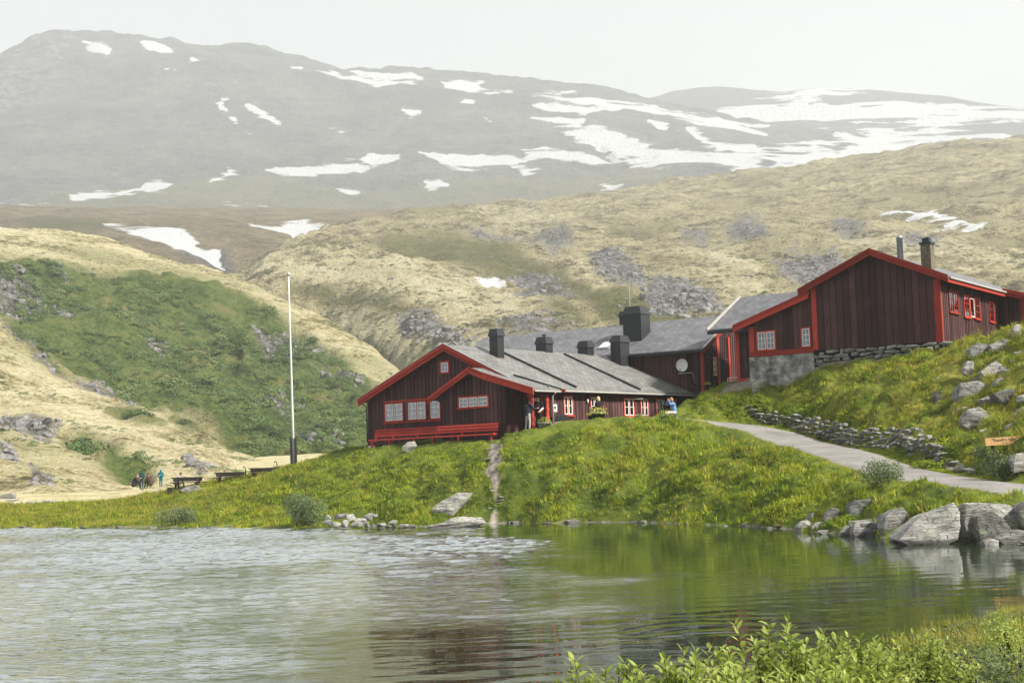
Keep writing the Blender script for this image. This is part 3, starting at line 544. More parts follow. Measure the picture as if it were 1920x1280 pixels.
G_MID = [[(720, 455), (820, 450), (960, 470), (1050, 510), (1120, 545), (1040, 540), (900, 505), (780, 485), (720, 470)], [(1080, 545), (1160, 545), (1260, 590), (1330, 610), (1200, 620), (1130, 600)], [(540, 545), (600, 540), (700, 555), (800, 580), (780, 595), (660, 575), (560, 562)], [(620, 500), (680, 505), (740, 525), (700, 530), (640, 515)],
 [(560, 600), (660, 620), (740, 660), (760, 700), (700, 720), (680, 860), (500, 860)], [(1150, 430), (1260, 425), (1250, 438), (1160, 442)], [(1000, 575), (1060, 570), (1100, 600), (1040, 605)]]
S_MID = [[(888, 520), (915, 523), (947, 537), (915, 535)], [(1655, 391), (1700, 391), (1780, 401), (1862, 424), (1780, 416), (1700, 402)]]
def d_mid(x, y, a):
    r = sstep(-12, 10, a['rock'] + fbm(x / 14, y / 14, 3, 50) * 12); sn = sstep(-3, 4, a['snow']); far = sstep(300, 900, y)
    return (fbm(x / 45, y / 45, 5, 48) * (1.8 + 2.5 * far) - np.abs(fbm(x / 60, y / 90, 3, 54)) * (2 + 3 * far) + np.abs(fbm(x / 8, y / 8, 4, 49)) * 1.5 + r * (np.abs(fbm(x / 9, y / 7, 4, 51)) * 1.6 + .6 * np.floor(2 * fbm(x / 12, y / 12, 2, 53)))) * (1 - .8 * sn)
MM = hill_mat('hill_heath', [(.06, .055, .03), (.15, .13, .07), (.34, .295, .165), (.5, .44, .255), (.62, .555, .35)], [(.07, .075, .03), (.11, .115, .04), (.16, .155, .06), (.22, .2, .09)], [(.06, .055, .06), (.13, .125, .13), (.22, .215, .22), (.33, .32, .31)], s=3.2, nz_px=14, scrub=.55)
hm, GM, AM = loft('hills', mid_rows, 330, 2420, 680, 360, MM, d_mid, dict(snow=S_MID, green=G_MID, rock=R_MID, pale=[[(470, 510), (540, 478), (640, 480), (760, 500), (880, 530), (1000, 565), (1070, 605), (960, 590), (840, 570), (700, 545), (560, 538)], [(620, 590), (720, 600), (800, 640), (880, 600), (960, 640), (760, 720)], [(880, 400), (1000, 395), (1080, 420), (960, 432)], [(1280, 460), (1400, 470), (1440, 520), (1360, 540)], [(1080, 500), (1130, 540), (1200, 520)], [(1560, 440), (1800, 450), (1900, 490), (1700, 480)]]), smooth_k=4)

# left valley side: straw slope in front, green thicket slope behind
left_rows = [[(-700, 985, 112), (0, 965, 115), (300, 945, 120), (500, 905, 145), (650, 895, 145), (760, 880, 145), (900, 880, 145)],
 [(-700, 760, 210), (0, 780, 210), (150, 820, 195), (300, 850, 185), (450, 872, 170), (560, 880, 160), (650, 885, 155), (900, 870, 155)],
 [(-700, 520, 300), (0, 592, 300), (60, 640, 290), (130, 690, 275), (200, 735, 260), (280, 775, 240), (360, 803, 225), (450, 832, 205), (560, 862, 185), (650, 872, 180), (900, 850, 180)],
 [(-700, 490, 350), (0, 540, 345), (100, 590, 335), (200, 630, 325), (300, 680, 310), (400, 710, 300), (560, 760, 280), (680, 790, 265), (760, 800, 260), (900, 820, 260)],
 [(-700, 462, 400), (0, 482, 390), (100, 500, 385), (200, 522, 380), (300, 560, 375), (400, 595, 365), (560, 650, 350), (680, 700, 330), (760, 735, 320), (900, 800, 320)],
 [(-700, 418, 470), (-200, 425, 470), (0, 430, 470), (100, 437, 465), (200, 450, 460), (300, 480, 450), (400, 513, 440), (470, 537, 430), (560, 578, 410), (640, 618, 390), (700, 656, 375), (760, 705, 360), (830, 760, 350), (900, 790, 350)],
 [(-700, 500, 540), (200, 560, 540), (560, 680, 500), (900, 860, 420)]]
G_LEFT = [[(-600, 470), (0, 478), (100, 492), (200, 500), (330, 520), (450, 552), (560, 606), (640, 660), (720, 740), (760, 800), (700, 880), (560, 862), (450, 832), (360, 803), (280, 775), (200, 735), (130, 690), (60, 640), (0, 600), (-600, 540)], [(100, 820), (160, 815), (230, 850), (290, 880), (270, 900), (200, 880), (130, 850)], [(200, 775), (250, 780), (310, 805), (260, 800)], [(320, 795), (380, 812), (400, 825), (340, 812)], [(0, 600), (40, 610), (140, 705), (100, 690), (30, 640)]]
R_LEFT = [[(0, 520), (40, 525), (90, 560), (140, 590), (120, 600), (50, 575), (0, 560)], [(0, 790), (60, 780), (110, 800), (90, 835), (20, 830), (0, 815)], [(470, 620), (540, 610), (600, 640), (610, 680), (540, 670), (490, 650)], [(280, 635), (310, 640), (305, 660), (285, 652)], [(470, 750), (530, 740), (580, 760), (540, 780)], [(600, 700), (650, 690), (680, 720), (630, 730)], [(0, 600), (20, 625), (120, 700), (220, 740), (255, 770), (230, 765), (150, 720), (60, 660)], [(60, 895), (95, 905), (90, 925), (55, 920)], [(0, 870), (30, 878), (20, 890), (0, 888)], [(350, 860), (390, 872), (380, 880), (350, 868)], [(100, 500), (130, 512), (120, 520), (100, 512)], [(560, 800), (620, 800), (640, 830), (590, 830)]]
def d_left(x, y, a):
    g = sstep(-10, 10, a['green']); r = sstep(-12, 8, a['rock'] + fbm(x / 9, y / 9, 3, 60) * 10)
    return fbm(x / 28, y / 28, 5, 61) * 1.6 + g * ((.55 - cell(x / 4.2, y / 4.2, 62)) * 2.2 + (.5 - cell(x / 1.9, y / 1.9, 63)) * .7 + np.abs(fbm(x / 13, y / 13, 3, 65)) * 1.6 - np.abs(fbm(x / 18, y / 45, 3, 68)) * 4.0) + r * (np.abs(fbm(x / 5, y / 4, 4, 64)) * 1.0 + .3 * np.floor(2 * fbm(x / 6, y / 6, 2, 67))) + (1 - g) * np.abs(fbm(x / 3, y / 3, 3, 66)) * .28
ML = hill_mat('valley_side', STRAW, GREEN, [(.045, .042, .04), (.10, .095, .09), (.19, .18, .17), (.3, .29, .27)], s=1.6, nz_px=9, scrub=.5)
hl, GL, AL = loft('hills', left_rows, -620, 880, 580, 420, ML, d_left, dict(snow=[], green=G_LEFT, rock=R_LEFT), smooth_k=4)
# ------------------------------------------------------------------ buildings
def house_root(name, h, label, cat):
    o = empty(name, (h['o'][0], h['o'][1], 0), -math.radians(h['az'])); tag(o, label, cat); return o
MY = lambda yw: (lambda a, b, z: (a, yw - b, z))         # wall facing the lake (-y): a = x, b = outwards
MXp = lambda xw: (lambda a, b, z: (xw + b, a, z))        # wall facing +x: a = y
MXm = lambda xw: (lambda a, b, z: (xw - b, a, z))        # wall facing -x
def mbox(b, mp, a0, a1, b0, b1, z0, z1, z0b=None, z1b=None):
    z0b = z0 if z0b is None else z0b; z1b = z1 if z1b is None else z1b
    return hexa(b, [mp(a0, b0, z0), mp(a1, b0, z0b), mp(a1, b1, z0b), mp(a0, b1, z0), mp(a0, b0, z1), mp(a1, b0, z1b), mp(a1, b1, z1b), mp(a0, b1, z1)])
def boards(root, mp, a0, a1, zb, zt, pitch, mat=None, gap=.045, t=.028):
    n = max(1, round((a1 - a0) / pitch)); pw = (a1 - a0) / n
    for i in range(n):
        x0, x1 = a0 + i * pw + gap / 2, a0 + (i + 1) * pw - gap / 2
        z0 = zb(x0) if callable(zb) else zb
        tt = t * (1 + .25 * math.sin(i * 12.9898)); b = nb(); mbox(b, mp, x0, x1, .002, tt, z0 - .012 * (i % 3), zt(x0) if callable(zt) else zt, z0 - .012 * (i % 3), zt(x1) if callable(zt) else zt)
        part('board', b, mat or M['dark_wood'], root)
def window(root, mp, a0, a1, z0, z1, sashes=1, cols=2, rows=3, trim=.09, curtain='white', base=.03, sashmat='white', trimmat='red', frame=.045, sill=True):
    b = nb()
    mbox(b, mp, a0 - trim, a0, base, base + .055, z0 - trim * .6, z1 + trim); mbox(b, mp, a1, a1 + trim, base, base + .055, z0 - trim * .6, z1 + trim)
    mbox(b, mp, a0 + .001, a1 - .001, base, base + .05, z1, z1 + trim - .002); mbox(b, mp, a0 + .001, a1 - .001, base, base + .05, z0 - trim * .6 + .002, z0)
    if sill: mbox(b, mp, a0 - trim - .05, a1 + trim + .05, base + .002, base + .1, z0 - trim * .6 - .05, z0 - trim * .6 - .001)
    sw = (a1 - a0) / sashes
    for i in range(1, sashes): mbox(b, mp, a0 + i * sw - .03, a0 + i * sw + .03, base, base + .048, z0 + .001, z1 - .001)
    w = part('window', b, M[trimmat], root)
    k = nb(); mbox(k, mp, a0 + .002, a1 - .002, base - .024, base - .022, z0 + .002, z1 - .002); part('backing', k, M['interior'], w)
    for i in range(sashes):
        s0 = a0 + i * sw + (.03 if i else .004); s1 = a0 + (i + 1) * sw - (.03 if i < sashes - 1 else .004); f = frame; s = nb()
        mbox(s, mp, s0, s0 + f, base + .004, base + .04, z0 + .003, z1 - .003); mbox(s, mp, s1 - f, s1, base + .004, base + .04, z0 + .003, z1 - .003)
        mbox(s, mp, s0 + f, s1 - f, base + .005, base + .039, z0 + .003, z0 + f); mbox(s, mp, s0 + f, s1 - f, base + .005, base + .039, z1 - f, z1 - .003)
        for c in range(1, cols): x = s0 + f + (s1 - s0 - 2 * f) * c / cols; mbox(s, mp, x - .013, x + .013, base + .008, base + .034, z0 + f, z1 - f)
        for r in range(1, rows): z = z0 + f + (z1 - z0 - 2 * f) * r / rows; mbox(s, mp, s0 + f, s1 - f, base + .009, base + .033, z - .013, z + .013)
        part('sash', s, M[sashmat], w)
        if curtain:
            c0 = nb(); fr = .34 if (i % 2 == 0) else .26; e = s0 + (s1 - s0) * fr
            nfold = 5; xs = np.linspace(s0 + .01, e, nfold * 2 + 1) if i % 2 == 0 else np.linspace(s1 - (s1 - s0) * fr, s1 - .01, nfold * 2 + 1)
            for j in range(len(xs) - 1):
                d0, d1 = (.004, .012) if j % 2 == 0 else (.012, .004); n0 = len(c0[0])
                c0[0].extend([mp(xs[j], base - .022 + d0, z0 + .01), mp(xs[j + 1], base - .022 + d1, z0 + .01), mp(xs[j + 1], base - .022 + d1, z1 - .01), mp(xs[j], base - .022 + d0, z1 - .01)]); c0[1].append((n0, n0 + 1, n0 + 2, n0 + 3))
            part('curtain', c0, M['cloth_' + curtain], w)
        for c in range(cols):
            for r in range(rows):
                x0 = s0 + f + (s1 - s0 - 2 * f) * c / cols; x1 = s0 + f + (s1 - s0 - 2 * f) * (c + 1) / cols; q0 = z0 + f + (z1 - z0 - 2 * f) * r / rows; q1 = z0 + f + (z1 - z0 - 2 * f) * (r + 1) / rows
                g = nb(); tl = .002 * math.sin(c * 7 + r * 3 + a0 * 11); g[0].extend([mp(x0, base + .016 + tl, q0), mp(x1, base + .016, q0), mp(x1, base + .016 + tl, q1), mp(x0, base + .016, q1)]); g[1].append((0, 1, 2, 3)); part('pane', g, M['glass'], w)
    return w
def barge(root, pts, y0, w=.3, t=.05, mat='red', lower=True):
    """red boards along a gable edge through pts (x, z), front face at y0"""
    for p, q in zip(pts[:-1], pts[1:]):
        b = nb(); hexa(b, [(p[0], y0 - t, p[1] - w), (q[0], y0 - t, q[1] - w), (q[0], y0, q[1] - w), (p[0], y0, p[1] - w), (p[0], y0 - t, p[1] + .02), (q[0], y0 - t, q[1] + .02), (q[0], y0, q[1] + .02), (p[0], y0, p[1] + .02)])
        part('barge_board', b, M[mat], root)
        if lower:
            b = nb(); h = w * .55; hexa(b, [(p[0], y0 - t - .03, p[1] - h + .06), (q[0], y0 - t - .03, q[1] - h + .06), (q[0], y0 - t - .001, q[1] - h + .06), (p[0], y0 - t - .001, p[1] - h + .06), (p[0], y0 - t - .03, p[1] + .05), (q[0], y0 - t - .03, q[1] + .05), (q[0], y0 - t - .001, q[1] + .05), (p[0], y0 - t - .001, p[1] + .05)])
            part('barge_board', b, M[mat], root)
def chimney(root, x, y, w, d, z0, z1, cap=.42, mat='black_metal', lip=.07):
    b = nb(); box(b, x - w / 2, x + w / 2, y - d / 2, y + d / 2, z0, z1 - cap + .02); c = part('chimney', b, M[mat], root)
    k = nb(); W, D = w / 2 + lip, d / 2 + lip; zc = z1 - cap; i = .72
    hexa(k, [(x - W, y - D, zc), (x + W, y - D, zc), (x + W, y + D, zc), (x - W, y + D, zc), (x - W * i, y - D * i, z1), (x + W * i, y - D * i, z1), (x + W * i, y + D * i, z1), (x - W * i, y + D * i, z1)])
    part('chimney_cap', k, M[mat], c); return c
def downpipe(root, pts, r=.045, mat='gutter'):
    b = nb(); tube(b, pts, r, 8); return part('downpipe', b, M[mat], root, True)
# ---- lodge with porch (house A)
A = house_root('lodge_building', HA, 'low dark brown lodge with red trimmed twin gables, porch and long pale slate roof', 'building')
ztA = lambda x: 9.31 - .3 - (abs(x + 5.75) * (.463 if x > -5.75 else .384))
b = nb(); v, f = b                                        # body behind the boards
for y in (.4, 15.6):
    v.extend([(-12.2, y, 3.3), (-.5, y, 3.3), (-.5, y, 6.6), (-5.75, y, 9.02), (-12.2, y, 6.55)])
f.extend([(0, 1, 2, 3, 4), (9, 8, 7, 6, 5), (0, 5, 6, 1), (1, 6, 7, 2), (4, 9, 5, 0)]); part('wall', b, M['recess_wood'], A)
boards(A, MY(.4), -12.2, -5.0, 3.98, lambda x: ztA(x) + .05, .285); boards(A, MY(.4), -5.0, -.5, 4.2, lambda x: ztA(x) + .05, .285)
boards(A, MXp(-.5), .7, 15.4, 4.25, 6.55, .27)
b = nb(); box(b, -12.26, -12.06, .30, .42, 3.98, 6.5); part('corner_board', b, M['dark_wood'], A)
# roof, two slopes
b = nb(); slab(b, [(-5.75, 0, 9.31), (-5.75, 16.4, 9.31), (-12.67, 16.4, 6.65), (-12.67, 0, 6.65)], .14); rfA = part('roof', b, M['slate'], A)
b = nb(); slab(b, [(0, 0, 6.65), (0, 16.2, 6.65), (-5.75, 16.2, 9.312), (-5.75, 0, 9.312)], .14); part('roof', b, M['slate'], A)
barge(A, [(-12.67, 6.65), (-5.75, 9.31)], 0, .36); barge(A, [(-5.75, 9.31), (0.02, 6.65)], 0, .36)
b = nb(); beam(b, (-12.67, -.04, 6.73), (-5.75, -.04, 9.39), .1, .02); beam(b, (-5.75, -.04, 9.39), (0, -.04, 6.73), .1, .02); part('ridge_flashing', b, M['grey_metal'], A)
for y0, y1, dz in [(3.95, 4.42, .09), (10.02, 10.32, .09)]:
    b = nb(); beam(b, (-5.4, y0, 9.148 + .05), (-.12, y1, 6.706 + .05), .13, .13); part('roof_ridge_strip', b, M['black_metal'], A)
b = nb(); box(b, .0, .09, .6, 16, 6.47, 6.56); part('gutter', b, M['gutter'], A)
b = nb(); box(b, -.06, -.004, .5, 16, 6.42, 6.62); part('fascia', b, M['dark_wood'], A)
downpipe(A, [(-12.62, .1, 6.5), (-12.3, .25, 6.25), (-12.3, .3, 4.2)], .04, 'black_metal')
chimney(A, -4.45, 2.9, .6, .55, 8.2, 10.22, .42); chimney(A, -6.0, 8.9, .8, .62, 8.6, 10.2, .42); chimney(A, -6.0, 12.9, .78, .62, 8.6, 10.15, .42); chimney(A, -4.45, 14.35, .75, .95, 8.2, 10.42, .42)
b = nb(); tube(b, [(-6.0, 8.9, 10.2), (-6.0, 8.9, 10.32)], .06); box(b, -6.14, -5.86, 8.8, 9.0, 10.32, 10.36); part('chimney_cowl', b, M['black_metal'], A)
GW = dict(cols=2, rows=3)
window(A, MY(.4), -10.8, -9.42, 5.36, 6.3, 2, **GW); window(A, MY(.4), -8.95, -7.6, 5.36, 6.3, 2, **GW); window(A, MY(.4), -7.2, -6.5, 5.36, 6.3, 1, **GW)
window(A, MY(.4), -6.33, -5.78, 7.84, 8.37, 1, 2, 2, curtain=None)
b = nb(); box(b, -10.98, -6.0, .36, .37, 6.41, 6.5); box(b, -11.0, -5.3, .29, .36, 5.2, 5.25); part('sill_board', b, M['red'], A)
for y0, y1, n in [(3.75, 4.43, 2), (6.09, 6.75, 2), (9.19, 10.05, 2), (10.79, 11.46, 2), (12.32, 12.95, 2), (13.68, 14.31, 2)]:
    window(A, MXp(-.5), y0, y1, 5.28, 6.24, n, 1, 2, .09, 'warm', frame=.05)
# open casement of the wide window
b = nb(); beam(b, (-.38, 10.05, 5.3), (-.38, 10.05, 6.22), .05, .05); beam(b, (.1, 10.2, 5.3), (.1, 10.2, 6.22), .05, .05); beam(b, (-.38, 10.05, 5.3), (.1, 10.2, 5.3), .05, .05); beam(b, (-.38, 10.05, 6.22), (.1, 10.2, 6.22), .05, .05); part('open_casement', b, M['white'], A)
# white foundation blocks
b = nb(); box(b, -12.2, -11.75, .25, .8, 3.3, 4.0); part('foundation_block', b, M['white'], A); b = nb(); box(b, -11.1, -10.6, .35, .8, 3.3, 3.97); part('foundation_block', b, M['white'], A)
# porch gable (B)
ztB = lambda x: (7.81 - (-2.78 - x) * .474 if x < -2.78 else (7.81 - (x + 2.78) * .376 if x < -1.77 else 7.43 - (x + 1.77) * .2925)) - .26
b = nb(); v, f = b
for y in (-.9, .42):
    v.extend([(-5.16, y, 3.4), (-.55, y, 3.4), (-.55, y, ztB(-.55)), (-1.77, y, ztB(-1.77)), (-2.78, y, ztB(-2.78)), (-5.16, y, ztB(-5.16))])
f.extend([(0, 1, 2, 3, 4, 5), (11, 10, 9, 8, 7, 6), (0, 6, 7, 1), (1, 7, 8, 2), (5, 11, 6, 0)]); part('porch_wall', b, M['recess_wood'], A)
boards(A, MY(-.9), -5.16, -.55, 3.98, lambda x: ztB(x) + .06, .29); boards(A, MXp(-.55), -.9, .4, 4.2, 6.75, .3); boards(A, MXm(-5.16), -.9, .38, 4.0, 6.4, .3)
window(A, MY(-.9), -3.81, -1.77, 5.76, 6.25, 3, 2, 2, curtain=None)
for c in ([(-5.86, -1.2, 6.35), (-2.78, -1.2, 7.81), (-2.78, .42, 7.81), (-5.86, .42, 6.35)], [(-2.78, -1.2, 7.81), (-1.77, -1.2, 7.43), (-1.77, .75, 7.43), (-2.78, .42, 7.81)], [(-1.77, -1.2, 7.43), (1.58, -1.2, 6.45), (1.58, 1.0, 6.45), (-1.77, .75, 7.43)]):
    b = nb(); slab(b, c, .12); part('porch_roof', b, M['slate'], A)
barge(A, [(-5.86, 6.35), (-2.78, 7.81)], -1.2, .3); barge(A, [(-2.78, 7.81), (-1.77, 7.43), (1.6, 6.45)], -1.2, .32)
b = nb(); beam(b, (-1.6, .98, 7.41), (1.58, 1.0, 6.47), .1, .1); part('roof_ridge_strip', b, M['black_metal'], A)
b = nb(); beam(b, (1.5, 1.02, 6.42), (1.85, 1.02, 6.36), .1, .16); part('beam_end', b, M['red'], A)
b = nb(); box(b, 1.58, 1.66, -1.15, 1.0, 6.3, 6.38); part('gutter', b, M['gutter'], A)
b = nb(); box(b, .95, 1.3, -1.0, 1.0, 6.18, 6.33); part('porch_beam', b, M['dark_wood'], A)
# entrance: recessed door wall, deck, turned posts
b = nb(); box(b, -.52, 1.2, .44, .5, 3.6, 6.6); part('entrance_wall', b, M['recess_wood'], A)
boards(A, MY(.44), -.5, -.05, 4.3, 6.55, .2); boards(A, MY(.44), .85, 1.2, 4.3, 6.55, .2)
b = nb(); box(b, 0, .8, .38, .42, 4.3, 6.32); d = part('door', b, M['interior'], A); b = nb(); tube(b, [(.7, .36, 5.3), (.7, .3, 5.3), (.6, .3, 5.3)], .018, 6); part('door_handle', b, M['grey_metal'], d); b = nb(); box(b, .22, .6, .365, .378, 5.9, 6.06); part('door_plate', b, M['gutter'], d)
b = nb(); box(b, -.08, 0, .34, .43, 4.3, 6.38); box(b, .8, .88, .34, .43, 4.3, 6.38); box(b, -.08, .88, .34, .43, 6.381, 6.46); part('door_frame', b, M['red'], A)
for i in range(6):
    b = nb(); box(b, -.5, 1.75, -1.0 + i * .25, -.765 + i * .25, 4.18, 4.27); part('deck_plank', b, M['plank'], A)
prof = [(.11, 4.27), (.12, 4.3), (.1, 4.55), (.125, 4.62), (.085, 4.68), (.1, 4.95), (.13, 5.02), (.09, 5.08), (.1, 5.35), (.13, 5.45), (.085, 5.55), (.1, 5.85), (.12, 5.95), (.09, 6.02), (.1, 6.2)]
for x, y in [(1.2, -.88), (1.2, .3)]:
    b = nb(); lathe(b, prof, x, y, 14); part('porch_post', b, M['red'], A, True)
b = nb(); box(b, .95, 1.28, -.98, -.8, 6.05, 6.18); part('post_bracket', b, M['red'], A)
downpipe(A, [(1.62, .55, 6.3), (1.42, .5, 6.1), (1.42, .5, 4.4)], .05)
downpipe(A, [(-5.8, -.7, 6.3), (-5.3, -.6, 6.05), (-5.25, -.45, 5.8), (-5.25, -.45, 4.4)], .04, 'black_metal')

# ---- tall hall behind (house C)
C = house_root('hall_building', HC, 'dark brown hall with big grey slate roof and large black chimney behind the lodge', 'building')
b = nb(); v, f = b
for x in (-18.5, 0):
    v.extend([(x, 0, 4.5), (x, 8.4, 4.5), (x, 8.4, 9.1), (x, 4.2, 11.35), (x, 0, 9.1)])
f.extend([(0, 1, 2, 3, 4), (9, 8, 7, 6, 5), (0, 4, 9, 5), (1, 6, 7, 2), (0, 5, 6, 1)]); part('wall', b, M['recess_wood'], C)
boards(C, MY(0), -8.0, -.0, 5.5, 9.12, .24); boards(C, MXp(0), .2, 8.2, 6.5, lambda y: 11.3 - abs(y - 4.2) * .515, .3, gap=.1, t=.045)
b = nb(); slab(b, [(-18.9, -.4, 9.28), (.35, -.4, 9.28), (.35, 4.2, 11.65), (-18.9, 4.2, 11.65)], .15); part('roof', b, M['slate_dark'], C)
b = nb(); slab(b, [(-18.9, 4.2, 11.652), (.35, 4.2, 11.652), (.35, 8.8, 9.28), (-18.9, 8.8, 9.28)], .15); part('roof', b, M['slate_dark'], C)
for p, q in (((-.4, 9.28), (4.2, 11.65)), ((4.2, 11.65), (8.8, 9.28))):
    b = nb(); hexa(b, [(.35, p[0], p[1] - .3), (.4, p[0], p[1] - .3), (.4, q[0], q[1] - .3), (.35, q[0], q[1] - .3), (.35, p[0], p[1] + .03), (.4, p[0], p[1] + .03), (.4, q[0], q[1] + .03), (.35, q[0], q[1] + .03)]); part('barge_board', b, M['red'], C)
b = nb(); beam(b, (.38, -.42, 9.33), (.38, 4.2, 11.70), .12, .03); part('verge_flashing', b, M['gutter'], C)
b = nb(); box(b, -18.9, .3, -.48, -.4, 9.08, 9.2); part('gutter', b, M['black_metal'], C)
b = nb(); box(b, -.04, .1, -.06, .16, 6.3, 9.15); part('corner_board', b, M['red'], C)
for y in (1.95, 3.55):
    b = nb(); box(b, .03, .12, y, y + .24, 6.5, 10.2); part('door_jamb', b, M['red'], C)
b = nb(); box(b, .05, .09, .2, 3.5, 8.75, 8.85); part('batten', b, M['dark_wood'], C)
window(C, MXp(.02), 1.35, 1.8, 7.75, 8.85, 1, 1, 3, .06, 'white', base=.05)
chimney(C, -5.45, 2.0, 1.3, 1.2, 9.6, 12.45, .5, lip=.06); chimney(C, -7.6, 4.5, .7, .6, 11, 12.55, .35)
b = nb(); s = (11.65 - 9.28) / 4.6
slab(b, [(-7.55, .55, 9.28 + .95 * s + .14), (-6.75, .55, 9.28 + .95 * s + .14), (-6.75, 1.45, 9.28 + 1.85 * s + .14), (-7.55, 1.45, 9.28 + 1.85 * s + .14)], .12); sk = part('skylight', b, M['grey_metal'], C)
b = nb(); v, f = b; v.extend([(-7.48, .62, 9.28 + 1.02 * s + .146), (-6.82, .62, 9.28 + 1.02 * s + .146), (-6.82, 1.38, 9.28 + 1.78 * s + .146), (-7.48, 1.38, 9.28 + 1.78 * s + .146)]); f.append((0, 1, 2, 3)); part('pane', b, M['dish'], sk)

# ---- house on the stone footing with its two annexes (D, F, E)
D = house_root('gabled_house', HD, 'dark brown house with broad red trimmed gable on a rough stone footing', 'building')
zD = lambda x: (13.32 - abs(x + 3.45) * (.427 if x < -3.45 else .449)) - .3
b = nb(); v, f = b
for y in (0, 15.5):
    v.extend([(-6.97, y, 7.0), (0, y, 7.0), (0, y, zD(0)), (-3.45, y, zD(-3.45)), (-6.97, y, zD(-6.97))])
f.extend([(0, 1, 2, 3, 4), (9, 8, 7, 6, 5), (0, 5, 6, 1), (1, 6, 7, 2), (4, 9, 5, 0)]); part('wall', b, M['recess_wood'], D)
boards(D, MY(0), -6.72, -.3, 8.27, lambda x: zD(x) + .08, .385, gap=.04, t=.035); boards(D, MXp(0), .12, 9.4, 7.6, 11.35, .245, gap=.07, t=.04)
b = nb(); box(b, -7.0, -6.72, -.06, .02, 8.3, 11.6); part('corner_board', b, M['red'], D); b = nb(); box(b, -.3, .06, -.06, .1, 8.2, 11.45); part('corner_board', b, M['red'], D)
for c in ([(-7.55, -.4, 11.57), (-3.45, -.4, 13.32), (-3.45, 15.5, 13.32), (-7.55, 15.5, 11.57)], [(-3.45, -.4, 13.322), (.6, -.4, 11.5), (.6, 15.5, 11.5), (-3.45, 15.5, 13.322)]):
    b = nb(); slab(b, c, .16); part('roof', b, M['slate_dark'], D)
barge(D, [(-7.58, 11.57), (-3.45, 13.32)], -.4, .34); barge(D, [(-3.45, 13.32), (.62, 11.5)], -.4, .34)
b = nb(); box(b, .52, .6, -.4, 9.0, 11.18, 11.38); part('fascia', b, M['red'], D); b = nb(); box(b, .6, .7, -.2, 9.0, 11.38, 11.46); part('gutter', b, M['gutter'], D)
b = nb(); tube(b, [(-7.5, -.15, 11.42), (-7.3, -.1, 11.3), (-7.05, -.05, 11.3)], .045, 8); part('downpipe', b, M['black_metal'], D, True)
b = nb(); lathe(b, [(.16, 12.6), (.16, 14.0), (.19, 14.0), (.19, 14.06), (.12, 14.1), (.12, 14.16)], -2.55, 1.6, 14); part('flue_pipe', b, M['grey_metal'], D, True)
b = nb(); box(b, -1.48, -.95, 1.7, 2.25, 11.8, 13.55); ch = part('chimney', b, plain('soot_brick', (.13, .11, .075), .9, var=.4, scale=8, bump=.4), D)
b = nb(); box(b, -1.54, -.89, 1.64, 2.31, 13.551, 13.66); box(b, -1.4, -1.03, 1.78, 2.17, 13.661, 13.9); part('chimney_cap', b, M['black_metal'], ch)
stf = empty('stone_footing'); stf.parent = D
OW = dict(sashmat='red', curtain='warm', frame=.05)
window(D, MXp(0), 1.2, 2.5, 9.85, 10.88, 2, 2, 3, .08, base=.045, **OW); window(D, MXp(0), 3.5, 4.3, 9.75, 10.85, 1, 2, 3, .07, base=.045, **OW); window(D, MXp(0), 4.45, 5.1, 9.8, 10.8, 1, 1, 1, .05, 'white', base=.045); window(D, MXp(0), 5.25, 6.0, 9.75, 10.85, 1, 2, 3, .07, base=.045, **OW); window(D, MXp(0), 7.7, 8.4, 9.78, 10.82, 1, 2, 3, .07, base=.045, **OW)
# wing at the back right
b = nb(); box(b, .06, 1.55, 9.4, 15, 6.8, 11.1); part('wing_wall', b, M['recess_wood'], D); boards(D, MY(9.4), .1, 1.35, 7.2, 11.15, .25)
b = nb(); box(b, 1.3, 1.62, 9.3, 9.42, 7.4, 11.0); part('corner_board', b, M['red'], D); boards(D, MXp(1.55), 9.5, 13, 7.2, 10.7, .25)
b = nb(); slab(b, [(.5, 9.0, 11.62), (2.6, 9.0, 10.98), (2.6, 15.3, 10.98), (.5, 15.3, 11.62)], .14); part('wing_roof', b, M['slate_dark'], D); barge(D, [(.45, 11.62), (2.65, 10.96)], 9.0, .36)
# lean-to with windows on concrete (F)
zF = lambda x: 11.42 + (x + 7.0) * .32 - .25
b = nb(); v, f = b
for y in (.05, 2.6):
    v.extend([(-10.77, y, 8.1), (-6.97, y, 8.1), (-6.97, y, zF(-6.97)), (-10.77, y, zF(-10.77))])
f.extend([(0, 1, 2, 3), (7, 6, 5, 4), (0, 4, 5, 1), (3, 7, 4, 0)]); part('lean_to_wall', b, M['recess_wood'], D)
boards(D, MY(.05), -10.5, -7.0, 8.45, lambda x: zF(x) + .06, .3, gap=.02); boards(D, MXm(-10.77), .1, 2.4, 8.2, 9.9, .3)
b = nb(); box(b, -10.8, -10.5, -.02, .06, 8.455, 9.85); part('corner_board', b, M['red'], D); b = nb(); box(b, -10.82, -7.0, -.03, .06, 8.18, 8.45); part('skirt_board', b, M['red'], D)
b = nb(); slab(b, [(-11.57, -.3, 9.97), (-7.0, -.3, 11.43), (-7.0, 2.6, 11.43), (-11.57, 2.6, 9.97)], .12); part('lean_to_roof', b, M['slate_dark'], D); barge(D, [(-11.6, 9.96), (-7.02, 11.43)], -.3, .34)
b = nb(); box(b, -10.85, -7.02, .0, 2.4, 5.6, 8.17); part('concrete_footing', b, M['concrete'], D)
window(D, MY(.05), -10.28, -9.27, 8.55, 9.5, 2, 2, 3, .08); window(D, MY(.05), -7.65, -7.2, 8.55, 9.5, 1, 2, 3, .07)
